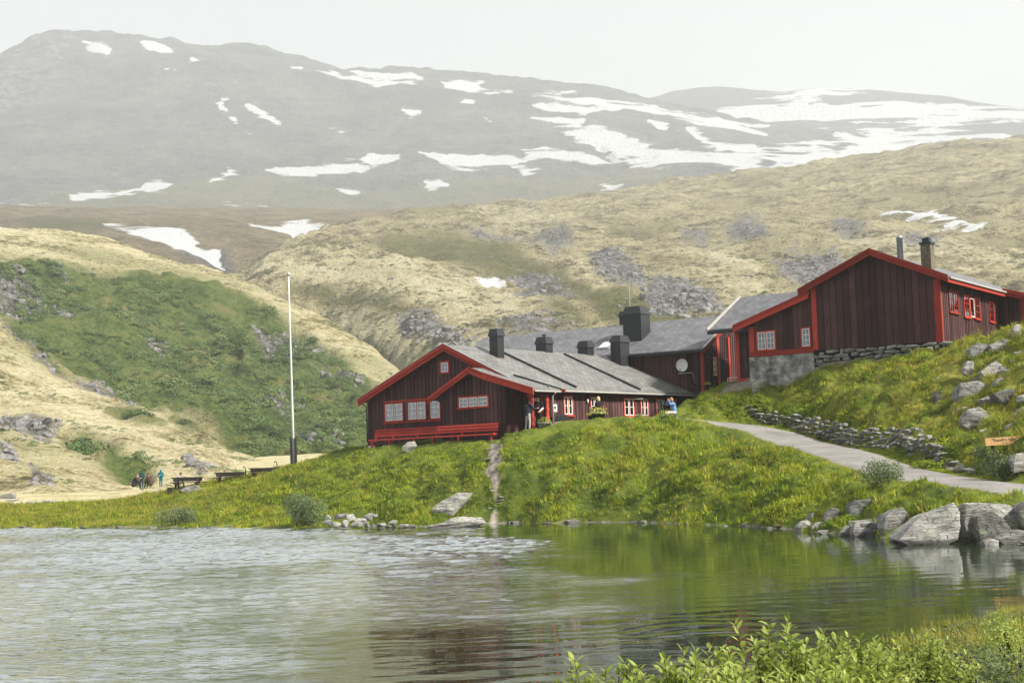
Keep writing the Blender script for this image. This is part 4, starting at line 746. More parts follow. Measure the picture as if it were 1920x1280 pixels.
# link roof towards the hall (E)
b = nb(); slab(b, [(-14.15, 1.6, 10.07), (-7.0, 1.6, 10.07), (-7.0, 5, 12.2), (-13.75, 5, 12.2)], .14); part('link_roof', b, M['slate_dark'], D); b = nb(); slab(b, [(-13.75, 5, 12.2), (-7, 5, 12.2), (-7, 8.4, 10.1), (-14.15, 8.4, 10.1)], .14); part('link_roof', b, M['slate_dark'], D)
b = nb(); beam(b, (-14.2, 1.5, 10.08), (-13.78, 5, 12.24), .12, .12); part('verge_flashing', b, M['gutter'], D)
b = nb(); box(b, -14.2, -11.0, 1.5, 1.6, 9.8, 10.0); part('gutter', b, M['black_metal'], D)
b = nb(); box(b, -12.6, -10.9, 2.2, 8, 6.2, 10.05); part('link_wall', b, M['recess_wood'], D); boards(D, MY(2.2), -12.6, -10.9, 7.2, 10.0, .28)
b = nb(); box(b, -12.72, -12.5, 2.1, 2.2, 6.9, 10.0); part('corner_board', b, M['red'], D); b = nb(); box(b, -12.5, -10.9, 2.12, 2.19, 6.95, 7.2); part('skirt_board', b, M['red'], D)
# ------------------------------------------------------------------ rocks
def hull_mesh(name, P, mat, cuts=2, rough=.05, seed=0, bevel=.04):
    bm = bmesh.new()
    for p in P: bm.verts.new(tuple(p))
    bmesh.ops.convex_hull(bm, input=bm.verts[:]); 
    bmesh.ops.delete(bm, geom=[v for v in bm.verts if not v.link_faces], context='VERTS')
    bmesh.ops.dissolve_limit(bm, angle_limit=math.radians(6), verts=bm.verts[:], edges=bm.edges[:])
    size = max((max(v.co[i] for v in bm.verts) - min(v.co[i] for v in bm.verts)) for i in range(3))
    bmesh.ops.bevel(bm, geom=bm.edges[:], offset=bevel * size, segments=1, affect='EDGES', clamp_overlap=True)
    bmesh.ops.triangulate(bm, faces=bm.faces[:])
    if cuts: bmesh.ops.subdivide_edges(bm, edges=bm.edges[:], cuts=cuts, use_grid_fill=True)
    sv = Vector((seed * 7.3, seed * 3.1, seed * 1.7)); bm.normal_update(); dis = []
    for v in bm.verts:
        q = v.co * (3.0 / size) + sv; h = mnoise.fractal(q, 1.0, 2.0, 4) * rough * size
        st = math.sin((v.co.z * .9 + v.co.x * .35) * 22 / max(size, .3)) * rough * size * .18
        dis.append(v.normal * (h + st))
    for v, d in zip(bm.verts, dis): v.co += d
    me = bpy.data.meshes.new(name); bm.to_mesh(me); bm.free(); me.materials.append(mat); return me
def rand_hull(seed, sx, sy, sz, n=11):
    r = random.Random(seed); P = []
    for _ in range(n):
        v = Vector((r.gauss(0, 1), r.gauss(0, 1), r.gauss(0, 1))).normalized(); k = r.uniform(.8, 1)
        c = lambda t: math.copysign(abs(t) ** .6, t)
        P.append((c(v.x) * sx * k, c(v.y) * sy * k, c(v.z) * sz * k))
    return P
def boulder(outline, Y, depth, label, mat='rock', seed=0, rough=.028, lean=0.25, name='boulder', drop=.25):
    F_ = [at(u, v, Y=Y + .12 * random.Random(seed + i).uniform(-1, 1)) for i, (u, v) in enumerate(outline)]
    c = sum(F_) / len(F_); zmin = min(p[2] for p in F_); P = []
    for i, p in enumerate(F_):
        P.append(p); r = random.Random(seed * 31 + i); k = .82 + .1 * r.random()
        back = c + (p - c) * k + np.array([depth * .15 * r.uniform(-1, 1), depth * (1 + .2 * r.uniform(-1, 1)), -lean * depth * (p[2] - zmin) * .3]); P.append(back)
        if p[2] < zmin + .12: P.append(p + np.array([0, .1, -drop])); P.append(back + np.array([0, 0, -drop]))
    org = np.array([c[0], c[1] + depth / 2, zmin]); me = hull_mesh(name, [p - org for p in P], M[mat], 2, rough, seed, .008)
    o = bpy.data.objects.new(name, me); COL.link(o); o.location = org; tag(o, label, 'rock'); return o
BO = [
 ([(1683, 1014), (1722, 975), (1728, 967), (1775, 948), (1788, 943), (1800, 960), (1803, 985), (1795, 1012), (1740, 1022)], 39.7, 1.4, 'large pale tilted slab rising from the water at the right shore', 'rock_pale'),
 ([(1792, 958), (1810, 944), (1850, 943), (1890, 945), (1912, 964), (1925, 990), (1915, 1010), (1870, 1016), (1810, 1014)], 40.7, 2.0, 'biggest grey block with a flat pale top on the right shore', 'rock_pale'),
 ([(1833, 967), (1858, 957), (1880, 972), (1897, 992), (1875, 1004), (1838, 1015), (1828, 985)], 39.6, .8, 'dark triangular rock leaning on the biggest pale shore block', 'rock_dark'),
 ([(1844, 1014), (1862, 1009), (1873, 1012), (1872, 1024), (1850, 1026)], 38.7, .35, 'little pale rounded stone in the water below the dark triangular rock', 'rock_pale'),
 ([(1872, 1010), (1905, 992), (1935, 995), (1940, 1022), (1885, 1024)], 38.9, .8, 'greenish low rock at the waterline by the right picture edge', 'rock'),
 ([(1908, 952), (1925, 938), (1950, 942), (1955, 975), (1916, 972)], 40.2, .8, 'rounded lichen rock at the right picture edge beside the gravel path', 'rock'),
 ([(1657, 992), (1660, 968), (1675, 955), (1692, 951), (1702, 961), (1698, 978), (1690, 994)], 43.8, .8, 'upright grey boulder set in grass left of the tilted slab', 'rock'),
 ([(1598, 1000), (1602, 980), (1625, 977), (1645, 980), (1656, 996), (1640, 1006), (1605, 1007)], 44.8, 1.0, 'low mossy boulder half in the water below the shore bush', 'rock'),
 ([(1590, 978), (1640, 972), (1643, 980), (1595, 987)], 46.3, .6, 'thin flat stone ledge on top of the low mossy boulder', 'rock'),
 ([(1592, 950), (1600, 938), (1640, 934), (1648, 945), (1640, 957), (1605, 972), (1594, 970)], 48.0, .7, 'dark banded boulder in the grass under the shore bush', 'rock_dark'),
 ([(1546, 976), (1550, 958), (1560, 951), (1572, 955), (1578, 965), (1571, 982), (1555, 986)], 48.6, .6, 'round speckled boulder left of the dark banded one', 'rock'),
 ([(1572, 1004), (1582, 988), (1595, 984), (1602, 1000), (1592, 1006)], 45.6, .5, 'pointed pale stone left of the low mossy boulder', 'rock_pale'),
 ([(1494, 988), (1502, 976), (1515, 974), (1526, 988), (1510, 992)], 49.4, .5, 'pale stone at the waterline where the rocky shore begins', 'rock_pale'),
 ([(1522, 990), (1530, 978), (1542, 978), (1546, 990)], 48.6, .5, 'small grey stone between the pale stone and the speckled boulder', 'rock'),
 ([(1512, 974), (1520, 962), (1527, 960), (1524, 974)], 50.2, .3, 'slim upright stone in the grass above the waterline', 'rock'),
 ([(808, 954), (830, 937), (860, 922), (888, 924), (872, 941), (850, 956), (814, 959)], 65.2, .8, 'slanting bare rock slab in the grass slope below the red bench', 'rock_pale'),
 ([(795, 989), (835, 976), (870, 967), (903, 968), (912, 980), (870, 988)], 61.6, 1.0, 'flat pale slab at the foot of the trodden footpath', 'rock_pale'),
 ([(928, 912), (938, 908), (954, 911), (950, 916), (934, 916)], 66.6, .4, 'flat white stepping stone beside the trodden footpath', 'rock_pale'),
 ([(1409, 722), (1418, 712), (1440, 711), (1446, 718), (1432, 727), (1412, 728)], 77.4, .5, 'white lying stone in front of the concrete footing', 'rock_pale'),
 ([(1793, 730), (1800, 718), (1835, 714), (1851, 720), (1846, 745), (1820, 753), (1798, 754)], 60.8, .9, 'square lichen streaked block jutting from the right hillside', 'rock'),
 ([(1839, 697), (1868, 675), (1880, 683), (1879, 698), (1850, 710), (1841, 706)], 62.4, .7, 'pale wedge of rock above the lichen streaked block', 'rock_pale'),
 ([(1866, 716), (1880, 703), (1908, 705), (1912, 722), (1895, 730), (1870, 728)], 59.8, .8, 'flat topped lichen rock right of the streaked block', 'rock'),
 ([(1818, 655), (1835, 642), (1850, 645), (1857, 660), (1840, 670), (1822, 668)], 66.2, .7, 'grey outcrop just below the long wall of the gabled house', 'rock'),
 ([(1803, 786), (1812, 769), (1835, 762), (1851, 770), (1846, 786), (1815, 790)], 57.4, .7, 'domed boulder in moss below the streaked block', 'rock'),
 ([(1840, 748), (1860, 738), (1885, 745), (1888, 762), (1862, 774), (1845, 767)], 59.0, .7, 'pale green cracked rock between streaked block and right edge', 'rock'),
 ([(1864, 738), (1890, 728), (1914, 732), (1914, 750), (1885, 757)], 58.2, .7, 'dark fissured rock close to the right edge of the hillside', 'rock_dark'),
 ([(1855, 646), (1880, 636), (1905, 638), (1901, 650), (1860, 652)], 66.0, .6, 'low light rock ledge by the wing of the gabled house', 'rock_pale'),
 ([(1899, 618), (1905, 608), (1914, 608), (1917, 622), (1903, 624)], 66.5, .4, 'small white stone against the red corner board of the wing', 'rock_pale'),
 ([(1905, 780), (1925, 760), (1945, 775), (1935, 800), (1908, 794)], 55.4, .7, 'grey boulder cut by the right edge above the wooden sign', 'rock'),
 ([(1748, 745), (1755, 732), (1766, 734), (1766, 747), (1755, 750)], 63.0, .4, 'little dark stone alone in the meadow', 'rock_dark'),
 ([(1752, 712), (1760, 705), (1768, 710), (1764, 715)], 66.0, .3, 'small white stone alone in the meadow', 'rock_pale'),
 ([(1808, 690), (1814, 676), (1826, 678), (1826, 690), (1816, 694)], 64.6, .4, 'white topped stone left of the pale wedge', 'rock_pale'),
 ([(1838, 782), (1848, 776), (1862, 778), (1860, 786), (1844, 787)], 56.8, .3, 'bright small stone right of the domed boulder', 'rock_pale'),
 ([(1886, 806), (1890, 796), (1900, 791), (1903, 798), (1895, 808)], 53.6, .3, 'narrow white stone above the wooden sign', 'rock_pale'),
 ([(1895, 862), (1905, 850), (1920, 848), (1925, 868), (1902, 872)], 48.6, .4, 'pale stone beside the bush under the wooden sign', 'rock_pale'),
 ([(754, 838), (765, 828), (778, 827), (782, 836), (770, 841)], 75.6, .4, 'rounded pale stone under the red bench', 'rock_pale'),
 ([(338, 918), (352, 912), (366, 909), (382, 917), (350, 924)], 88.4, .6, 'flat pale rock in front of the nearest picnic bench', 'rock_pale'),
 ([(280, 930), (292, 922), (305, 922), (312, 928), (300, 932)], 95.0, .8, 'dark flat rock below the standing hooded person', 'rock_dark'),
 ([(258, 926), (266, 918), (277, 919), (279, 926)], 108.0, .8, 'pale block in front of the seated group', 'rock_pale'),
 ([(74, 946), (80, 938), (100, 937), (106, 942), (90, 948)], 92.0, .8, 'square pale rock on the stony track at the left', 'rock_pale'),
 ([(0, 938), (0, 928), (20, 924), (26, 932), (10, 938)], 104.0, .9, 'grey rock by the left picture edge on the stony track', 'rock'),
]
for i, (ol, Y, dep, lab, mt) in enumerate(BO): boulder(ol, Y, dep, lab, mt, i + 1)
# stone variants shared by the walls, heaps and the waterline
VAR = [hull_mesh('stone', rand_hull(100 + i, .5, .42, .34), M['stone'], 1, .03, i, .05) for i in range(8)]
VARP = [hull_mesh('stone', rand_hull(140 + i, .5, .42, .3), M['rock_pale'], 1, .035, i, .05) for i in range(6)]
def stone(me, loc, s, rz, tilt=0.0, parent=None, name='stone'):
    o = bpy.data.objects.new(name, me); COL.link(o); o.location = loc; o.scale = s; o.rotation_euler = (tilt, tilt * .6, rz)
    if parent: o.parent = parent
    return o
r4 = random.Random(11)
# dry stone wall above the path
WALL = [at(u, v, Y=d) for u, v, d in [(1386, 781, 77), (1400, 781, 76.5), (1480, 793, 73), (1560, 810, 68), (1640, 829, 63), (1700, 847, 59.5), (1750, 862, 56), (1786, 872, 54)]]
WALLH = [.3, .55, .6, .75, .75, .9, .8, .25]
wp = np.array([p[:2] for p in WALL]); wd = np.r_[0, np.cumsum(np.hypot(*np.diff(wp, axis=0).T))]
dsw = empty('dry_stone_wall', (float(wp[0, 0]), float(wp[0, 1]), gzb(*wp[0]))); tag(dsw, 'long low dry stone wall of grey stones beside the gravel path', 'wall')
inv = np.array(dsw.location); cnt = 0
for c in range(6):
    s = r4.uniform(0, .3)
    while s < wd[-1]:
        L = r4.uniform(.32, .75); m = s + L / 2
        x, y = np.interp(m, wd, wp[:, 0]), np.interp(m, wd, wp[:, 1]); x1, y1 = np.interp(m + .3, wd, wp[:, 0]), np.interp(m + .3, wd, wp[:, 1]); h = np.interp(m, wd, WALLH) * r4.uniform(.85, 1.15)
        if c * .19 < h and cnt < 296 and not (c > 1 and r4.random() < .12):
            z = gzb(x, y) - .02 + c * .19 + .09; ang = math.atan2(y1 - y, x1 - x)
            back = .1 * c * .5; nx, ny = math.sin(ang), -math.cos(ang)
            stone((VAR if r4.random() < .75 else VARP)[r4.randrange(6)], (x + nx * -back - inv[0] + r4.uniform(-.06, .06), y + ny * -back - inv[1] + r4.uniform(-.06, .06), z - inv[2] + r4.uniform(-.03, .03)), (L * 1.02, r4.uniform(.35, .55), r4.uniform(.26, .4)), ang + r4.uniform(-.15, .15), r4.uniform(-.12, .12), dsw); cnt += 1
        s += L
# rough stone footing of the gabled house
for (x0, x1, ya, zt_, dirx) in ((-7.0, .15, -.02, 8.24, 1), (0.0, 1.4, .04, 8.1, 0)):
    z = zt_
    while z > 7.0:
        a = x0; hh = r4.uniform(.13, .26)
        while a < x1:
            L = r4.uniform(.25, .95); m = a + L / 2; jit = r4.uniform(-.05, .05)
            if z - hh > (6.95 + (m + 7) * .1 if dirx else 7.4):
                lc = (m, ya + jit, z - hh / 2 + r4.uniform(-.03, .03)) if dirx else (ya + jit, m, z - hh / 2)
                stone((VARP if r4.random() < .85 else VAR)[r4.randrange(6)], lc, (L * 1.2, .5, hh * 2.0), (0 if dirx else math.pi / 2) + r4.uniform(-.1, .1), r4.uniform(-.09, .09), stf)
            a += L
        z -= hh * .93
# heap where the wall ends low at the path, and heap by the seated person
def heap(name, label, cat, u, v, Y):
    p = at(u, v, Y=Y); h = empty(name, (float(p[0]), float(p[1]), gzb(p[0], p[1]))); tag(h, label, cat); return h
hp = heap('stone_heap', 'small heap of flat pale stones at the low end of the dry stone wall', 'stones', 1808, 868, 53.3); h0 = np.array(hp.location)
for (u, v, d) in [(1800, 868, 53.4), (1812, 870, 53), (1806, 860, 53.6), (1826, 874, 52.2), (1795, 862, 54.2)]:
    p = at(u, v, Y=d); stone(VARP[r4.randrange(6)], (p[0] - h0[0], p[1] - h0[1], gzb(p[0], p[1]) + .1 - h0[2]), (r4.uniform(.5, .8), .5, .4), r4.uniform(0, 3), r4.uniform(-.15, .15), hp)
hp = heap('stone_heap', 'little heap of white grey stones in front of the seated person in blue', 'stones', 1250, 794, 75.2); h0 = np.array(hp.location)
for i, (u, v, dz) in enumerate([(1236, 794, .1), (1246, 794, .1), (1257, 795, .1), (1240, 788, .32), (1251, 788, .32), (1262, 790, .3), (1246, 781, .5), (1256, 781, .5), (1266, 783, .45)]):
    p = at(u, v, Y=75.2); stone((VARP + VAR)[r4.randrange(10)], (p[0] - h0[0], p[1] - h0[1], p[2] + .02 - h0[2]), (r4.uniform(.38, .5), .5, .42), r4.uniform(0, 3), r4.uniform(-.2, .2), hp)
hp = heap('stone_heap', 'pile of grey angular stones on the shore right of the round bush', 'stones', 660, 980, 64); h0 = np.array(hp.location)
# rock pile on the shore below the round bush
for i, (u, v, w, hgt) in enumerate([(613, 980, 24, 12), (632, 982, 26, 16), (650, 981, 24, 20), (640, 968, 30, 12), (660, 968, 22, 14), (675, 978, 28, 18), (690, 970, 26, 16), (700, 966, 18, 10), (618, 969, 22, 12), (668, 984, 26, 12), (692, 983, 22, 12), (715, 984, 26, 10), (736, 982, 24, 14), (758, 985, 30, 12), (778, 986, 26, 10), (728, 987, 16, 6)]):
    p = at(u, v, Y=64.3 - (v - 975) * .1); k = p[1] / FOCAL
    stone((VARP if i % 3 else VAR)[i % 6], (p[0] - h0[0], p[1] - h0[1], max(p[2], .02) - h0[2]), (w * k * 1.15, w * k, hgt * k * 1.7), r4.uniform(0, 3), r4.uniform(-.25, .25), hp)
# small stones along the waterline
sf = np.array([at(u, v, z=0.0)[:2] for u, v in SHORE_FAR]); sfd = np.r_[0, np.cumsum(np.hypot(*np.diff(sf, axis=0).T))]
for i in range(85):
    s = r4.uniform(8, sfd[-1] - 6); x, y = np.interp(s, sfd, sf[:, 0]), np.interp(s, sfd, sf[:, 1]); k = r4.uniform(.16, .5) * (1 if r4.random() < .8 else 1.6)
    o = stone((VARP if r4.random() < .6 else VAR)[r4.randrange(6)], (x + r4.uniform(-.3, .3), y + r4.uniform(-.3, .5), r4.uniform(-.02, .06)), (k * 1.3, k, k * .7), r4.uniform(0, 3), r4.uniform(-.2, .2), None, 'boulder'); tag(o, 'small stone washed by the lake along the far waterline', 'rock', 'small stones along the waterline')
# stones on the left track and stones of the trodden footpath
for i in range(34):
    t = r4.uniform(0, 1); j = min(int(t * 5), 4); f = t * 5 - j; x = LEFT_TRACK[j][0] * (1 - f) + LEFT_TRACK[j + 1][0] * f + r4.uniform(-1, 1); y = LEFT_TRACK[j][1] * (1 - f) + LEFT_TRACK[j + 1][1] * f + r4.uniform(-3, 2); k = r4.uniform(.3, .9)
    stone(VARP[r4.randrange(6)], (x, y, gz(x, y) + .02), (k * 1.4, k, k * .5), r4.uniform(0, 3), r4.uniform(-.15, .15), ground)
for i in range(22):
    t = r4.uniform(0, 1); j = min(int(t * 8), 7); f = t * 8 - j; x = FOOT[j][0] * (1 - f) + FOOT[j + 1][0] * f + r4.uniform(-.3, .3); y = FOOT[j][1] * (1 - f) + FOOT[j + 1][1] * f; k = r4.uniform(.15, .4)
    stone(VARP[r4.randrange(6)], (x, y, gz(x, y) + .02), (k * 1.4, k, k * .5), r4.uniform(0, 3), r4.uniform(-.15, .15), ground)

for i in range(26):
    u, v = r4.uniform(1780, 1935), r4.uniform(640, 810); Y = np.interp(v, [620, 700, 770, 830], [67, 62, 57, 51]); p = at(u, v, Y=Y); k = r4.uniform(.25, .8)
    if u < 1830 and v < 700: continue
    o = stone((VAR + VARP)[r4.randrange(14)], (p[0], p[1], gzb(p[0], p[1]) + .05 * k), (k * 1.4, k, k * .8), r4.uniform(0, 3), r4.uniform(-.35, .35), None, 'boulder'); tag(o, 'loose angular stone strewn among the rocks of the right hillside', 'rock', 'rubble on the right hillside')
# ------------------------------------------------------------------ grass: tufts set out over the turf
def tuft(name, n, h, w, spread, mat, seed, lean=.35, seg=3):
    r = random.Random(seed); v, f = [], []
    for i in range(n):
        a = r.uniform(0, 6.283); rad = spread * math.sqrt(r.random()); bx, by = rad * math.cos(a), rad * math.sin(a); d = a + r.uniform(-.8, .8); L = h * r.uniform(.55, 1.1); bend = r.uniform(.15, 1) * lean * L * 1.4; sd = (-math.sin(d), math.cos(d)); b0 = len(v)
        for k in range(seg):
            t = k / seg; ww = w * (1 - t * .7) / 2; x = bx + math.cos(d) * bend * t * t; y = by + math.sin(d) * bend * t * t; z = L * (t - .25 * t * t * lean) - .03
            v.append((x - sd[0] * ww, y - sd[1] * ww, z)); v.append((x + sd[0] * ww, y + sd[1] * ww, z))
        v.append((bx + math.cos(d) * bend, by + math.sin(d) * bend, L * (1 - .25 * lean)))
        for k in range(seg - 1): f.append((b0 + 2 * k, b0 + 2 * k + 1, b0 + 2 * k + 3, b0 + 2 * k + 2))
        f.append((b0 + 2 * seg - 2, b0 + 2 * seg - 1, b0 + 2 * seg))
    return make_mesh(name, v, f, mat)
def clump(name, n, R, leaf, mat, seed, squash=.75):
    r = random.Random(seed); v, f = [], []
    for i in range(n):
        d = Vector((r.gauss(0, 1), r.gauss(0, 1), abs(r.gauss(0, 1)) * .9 + .05)).normalized(); k = R * (r.uniform(.35, 1) ** .5) * (1 + .25 * mnoise.noise(d * 2.2 + Vector((seed, 0, 0))))
        c = Vector((d.x * k, d.y * k, d.z * k * squash)); nrm = (d + Vector((r.uniform(-.7, .7), r.uniform(-.7, .7), r.uniform(-.3, .8)))).normalized(); a = nrm.orthogonal().normalized(); a = (Matrix.Rotation(r.uniform(0, 6.28), 3, nrm) @ a); b_ = nrm.cross(a); L = leaf * r.uniform(.7, 1.3); W = L * .42; n0 = len(v)
        v += [tuple(c - a * L / 2), tuple(c + b_ * W / 2 + nrm * L * .06), tuple(c + a * L / 2), tuple(c - b_ * W / 2 + nrm * L * .06)]; f.append((n0, n0 + 1, n0 + 2, n0 + 3))
    return make_mesh(name, v, f, mat)
def scatter(name, pos, rot, scl, mesh, label=None):
    me = bpy.data.meshes.new(name); me.vertices.add(len(pos)); me.vertices.foreach_set("co", np.asarray(pos, np.float32).reshape(-1))
    a = me.attributes.new('rot', 'FLOAT_VECTOR', 'POINT'); a.data.foreach_set("vector", np.asarray(rot, np.float32).reshape(-1)); a = me.attributes.new('scl', 'FLOAT', 'POINT'); a.data.foreach_set("value", np.asarray(scl, np.float32))
    o = bpy.data.objects.new(name, me); COL.link(o); src = bpy.data.objects.new(name + '_blade', mesh)
    g = bpy.data.node_groups.new(name + '_scatter', 'GeometryNodeTree'); g.interface.new_socket('Geometry', in_out='INPUT', socket_type='NodeSocketGeometry'); g.interface.new_socket('Geometry', in_out='OUTPUT', socket_type='NodeSocketGeometry')
    gi, go = g.nodes.new('NodeGroupInput'), g.nodes.new('NodeGroupOutput'); io = g.nodes.new('GeometryNodeInstanceOnPoints'); oi = g.nodes.new('GeometryNodeObjectInfo'); oi.inputs['Object'].default_value = src; oi.inputs['As Instance'].default_value = True
    ra = g.nodes.new('GeometryNodeInputNamedAttribute'); ra.data_type = 'FLOAT_VECTOR'; ra.inputs[0].default_value = 'rot'; sa = g.nodes.new('GeometryNodeInputNamedAttribute'); sa.data_type = 'FLOAT'; sa.inputs[0].default_value = 'scl'
    er = g.nodes.new('FunctionNodeEulerToRotation'); L = g.links.new; L(gi.outputs[0], io.inputs['Points']); L(oi.outputs['Geometry'], io.inputs['Instance']); L(ra.outputs[0], er.inputs[0]); L(er.outputs[0], io.inputs['Rotation']); L(sa.outputs[0], io.inputs['Scale']); L(io.outputs[0], go.inputs[0])
    m = o.modifiers.new('scatter', 'NODES'); m.node_group = g; tag(o, label, None, None, 'stuff'); return o
def turf_points(n, x0, x1, y0, y1, dens=None, zmin=.05):
    x = rng.uniform(x0, x1, n); y = rng.uniform(y0, y1, n); u = x / y; k = (u > -.46) & (u < .46); x, y = x[k], y[k]
    zb = ground_base(x, y); keep = (zb > zmin + .12 * fbm(x, y, 2, 77)) & (line_d(x, y, PATH_MID) > 1.38 + .18 * fbm(x / .7, y / .7, 2, 70)) & (house_mask(x, y) < .55) & (line_d(x, y, FOOT) + fbm(x / .8, y / .8, 3, 21) * .25 > .2) & ((line_d(x, y, LEFT_TRACK) + fbm(x / 1.5, y / 1.5, 3, 22) * .7) > 2.9)
    if dens is not None: keep &= rng.random(len(x)) < dens(x, y)
    x, y = x[keep], y[keep]; return x, y, ground_z(x, y)
def put_grass(name, n, area, mesh, smin, smax, dens=None, label=None, tilt=.25, zmin=.05):
    x, y, z = turf_points(n, *area, dens, zmin); m = len(x); e = .4
    gx = (ground_base(x + e, y) - ground_base(x - e, y)) / (2 * e); gy = (ground_base(x, y + e) - ground_base(x, y - e)) / (2 * e)
    patch = .75 + .5 * sstep(-.5, .6, fbm(x / 1.6, y / 1.6, 3, 71)); s = rng.uniform(smin, smax, m) * patch * (.35 + .65 * sstep(.6, 4.5, house_dist(x, y))) * (.5 + .5 * sstep(1.4, 3.2, line_d(x, y, PATH_MID)))
    rot = np.c_[gy * .5 + rng.normal(0, tilt, m), -gx * .5 + rng.normal(0, tilt, m), rng.uniform(0, 6.283, m)]
    return scatter(name, np.c_[x, y, z - .02], rot, s, mesh, label)
dryd = lambda x, y: np.clip(.12 + .6 * sstep(8, 20, x) * sstep(45, 55, y) + .8 * (1 - sstep(-22, -10, x)) + .5 * sstep(.1, .5, fbm(x / 4, y / 4, 3, 72)), 0, 1)
grnd = lambda x, y: 1 - .75 * np.clip(.6 * sstep(8, 20, x) * sstep(45, 55, y) + .7 * (1 - sstep(-22, -10, x)), 0, 1)
put_grass('grass', 82000, (-45, 30, 37, 96), tuft('tuft', 18, .22, .034, .17, M['grass'], 1, .5), .6, 1.2, grnd, 'lush green tussocky grass on the lake slope')
put_grass('grass', 56000, (-45, 30, 37, 96), tuft('tuft', 16, .2, .03, .17, M['grass_dry'], 2, .5), .6, 1.2, dryd, 'drier yellow green grass mixed into the slope and meadow')
put_grass('grass', 9000, (-45, 30, 37, 96), tuft('tuft', 9, .55, .02, .1, M['grass_dry'], 3, .5, 4), .6, 1.1, dryd, 'tall pale seed stalks standing in the grass')
wallg = lambda x, y: np.exp(-(np.abs(line_d(x, y, [tuple(q) for q in wp]) - .55) / .35) ** 2)
put_grass('ground_cover', 60000, (11, 19, 52, 79), clump('leafclump', 40, .26, .1, M['grass'], 14, .9), .5, 1.3, lambda x, y: wallg(x, y) * .35, 'leafy weeds and tall grass growing along the dry stone wall')
put_grass('ground_cover', 30000, (-45, 30, 37, 96), clump('leafclump', 40, .24, .085, M['grass'], 4, .7), .6, 1.3, lambda x, y: sstep(-.1, .5, fbm(x / 2.3, y / 2.3, 3, 73)) * .8, 'low leafy herbs growing among the slope grass')
put_grass('grass', 26000, (1, 21, 6, 37), tuft('tuft', 14, .18, .01, .1, M['grass_dry'], 5, .5), .6, 1.3, None, 'short grass and herbs on the near bank', .25, .0)
put_grass('ground_cover', 22000, (1.5, 21, 6, 37), clump('leafclump', 46, .13, .034, M['shrub'], 6, .8), .6, 1.5, lambda x, y: sstep(-.4, .3, fbm(x / .9, y / .9, 3, 74)), 'small leafed creeping shrubs on the near bank', .2, .0)

# thickets on the green valley side and scattered dwarf shrubs on the straw slopes
def hill_points(G, att, key, lo, n, frac=1.0):
    idx = np.flatnonzero((att[key].ravel() > lo)); idx = rng.choice(idx, min(n, len(idx)), replace=False); return G.reshape(-1, 3)[idx]
P = hill_points(GL, AL, 'green', 4, 52000); k = (P[:, 1] < 480) & (fbm(P[:, 0] / 9, P[:, 1] / 9, 4, 80) > .12); P = P[k][:9000]
scatter('thicket', P, np.c_[rng.normal(0, .15, (len(P), 2)), rng.uniform(0, 6.28, len(P))], np.minimum(.3 + rng.gamma(1.6, .28, len(P)), 2.0), clump('leafclump', 150, 1.05, .3, M['hill_shrub'], 7, .75), 'dense low willow thicket covering the green valley side')
m = (AL['green'].ravel() < -4) & (AL['rock'].ravel() < 0); idx = rng.choice(np.flatnonzero(m), 9000, replace=False); P = GL.reshape(-1, 3)[idx]; k = (fbm(P[:, 0] / 11, P[:, 1] / 11, 3, 81) > .22); P = P[k]
scatter('heather', P, np.c_[rng.normal(0, .15, (len(P), 2)), rng.uniform(0, 6.28, len(P))], rng.uniform(.25, .8, len(P)), clump('leafclump', 60, .8, .3, M['hill_shrub'], 8, .5), 'dark dwarf shrubs dotted over the straw coloured slope')

# blocks and scree on the hills
M['hill_rock'] = rock_mat('hill_rock', (.07, .066, .068), (.3, .29, .29), (.24, .23, .15), .6)
def blocks(P, smin, smax, seed, label):
    n = len(P); s = np.minimum(smin + rng.gamma(1.3, (smax - smin) / 4, n), smax); scatter('scree', P - np.c_[np.zeros((n, 2)), s * .1], np.c_[rng.normal(0, .35, (n, 2)), rng.uniform(0, 6.28, n)], s, hull_mesh('block', rand_hull(seed, .6, .5, .42, 13), M['hill_rock'], 1, .05, seed, .03), label)
for sd in (1, 2):
    P = hill_points(GM, AM, 'rock', -7, 2600); P = P[(fbm(P[:, 0] / 10, P[:, 1] / 10, 3, 90 + sd) > .12)]; blocks(P, .6, 4.2, 300 + sd, 'grey broken blocks of the outcrops on the middle hill')
    P = hill_points(GL, AL, 'rock', -5, 1800); P = P[(fbm(P[:, 0] / 6, P[:, 1] / 6, 3, 92 + sd) > .05)]; blocks(P, .3, 2.0, 310 + sd, 'grey broken blocks of the outcrops on the left valley side')
idx = rng.choice(GM.shape[0] * GM.shape[1], 2600, replace=False); P = GM.reshape(-1, 3)[idx]; blocks(P[P[:, 1] < 900], .35, 2.2, 320, 'scattered boulders over the middle hill')
idx = rng.choice(GL.shape[0] * GL.shape[1], 1500, replace=False); blocks(GL.reshape(-1, 3)[idx], .15, .9, 321, 'scattered boulders over the left valley side')
m = (AM['snow'].ravel() < -4) & (GM.reshape(-1, 3)[:, 1] < 760); idx = rng.choice(np.flatnonzero(m), 9000, replace=False); P = GM.reshape(-1, 3)[idx]; P = P[fbm(P[:, 0] / 22, P[:, 1] / 22, 4, 95) > .1]
scatter('heather', P, np.c_[rng.normal(0, .15, (len(P), 2)), rng.uniform(0, 6.28, len(P))], rng.uniform(.4, 1.5, len(P)), clump('leafclump', 60, .9, .4, M['hill_shrub'], 12, .5), 'dark dwarf shrubs dotted over the middle hill')

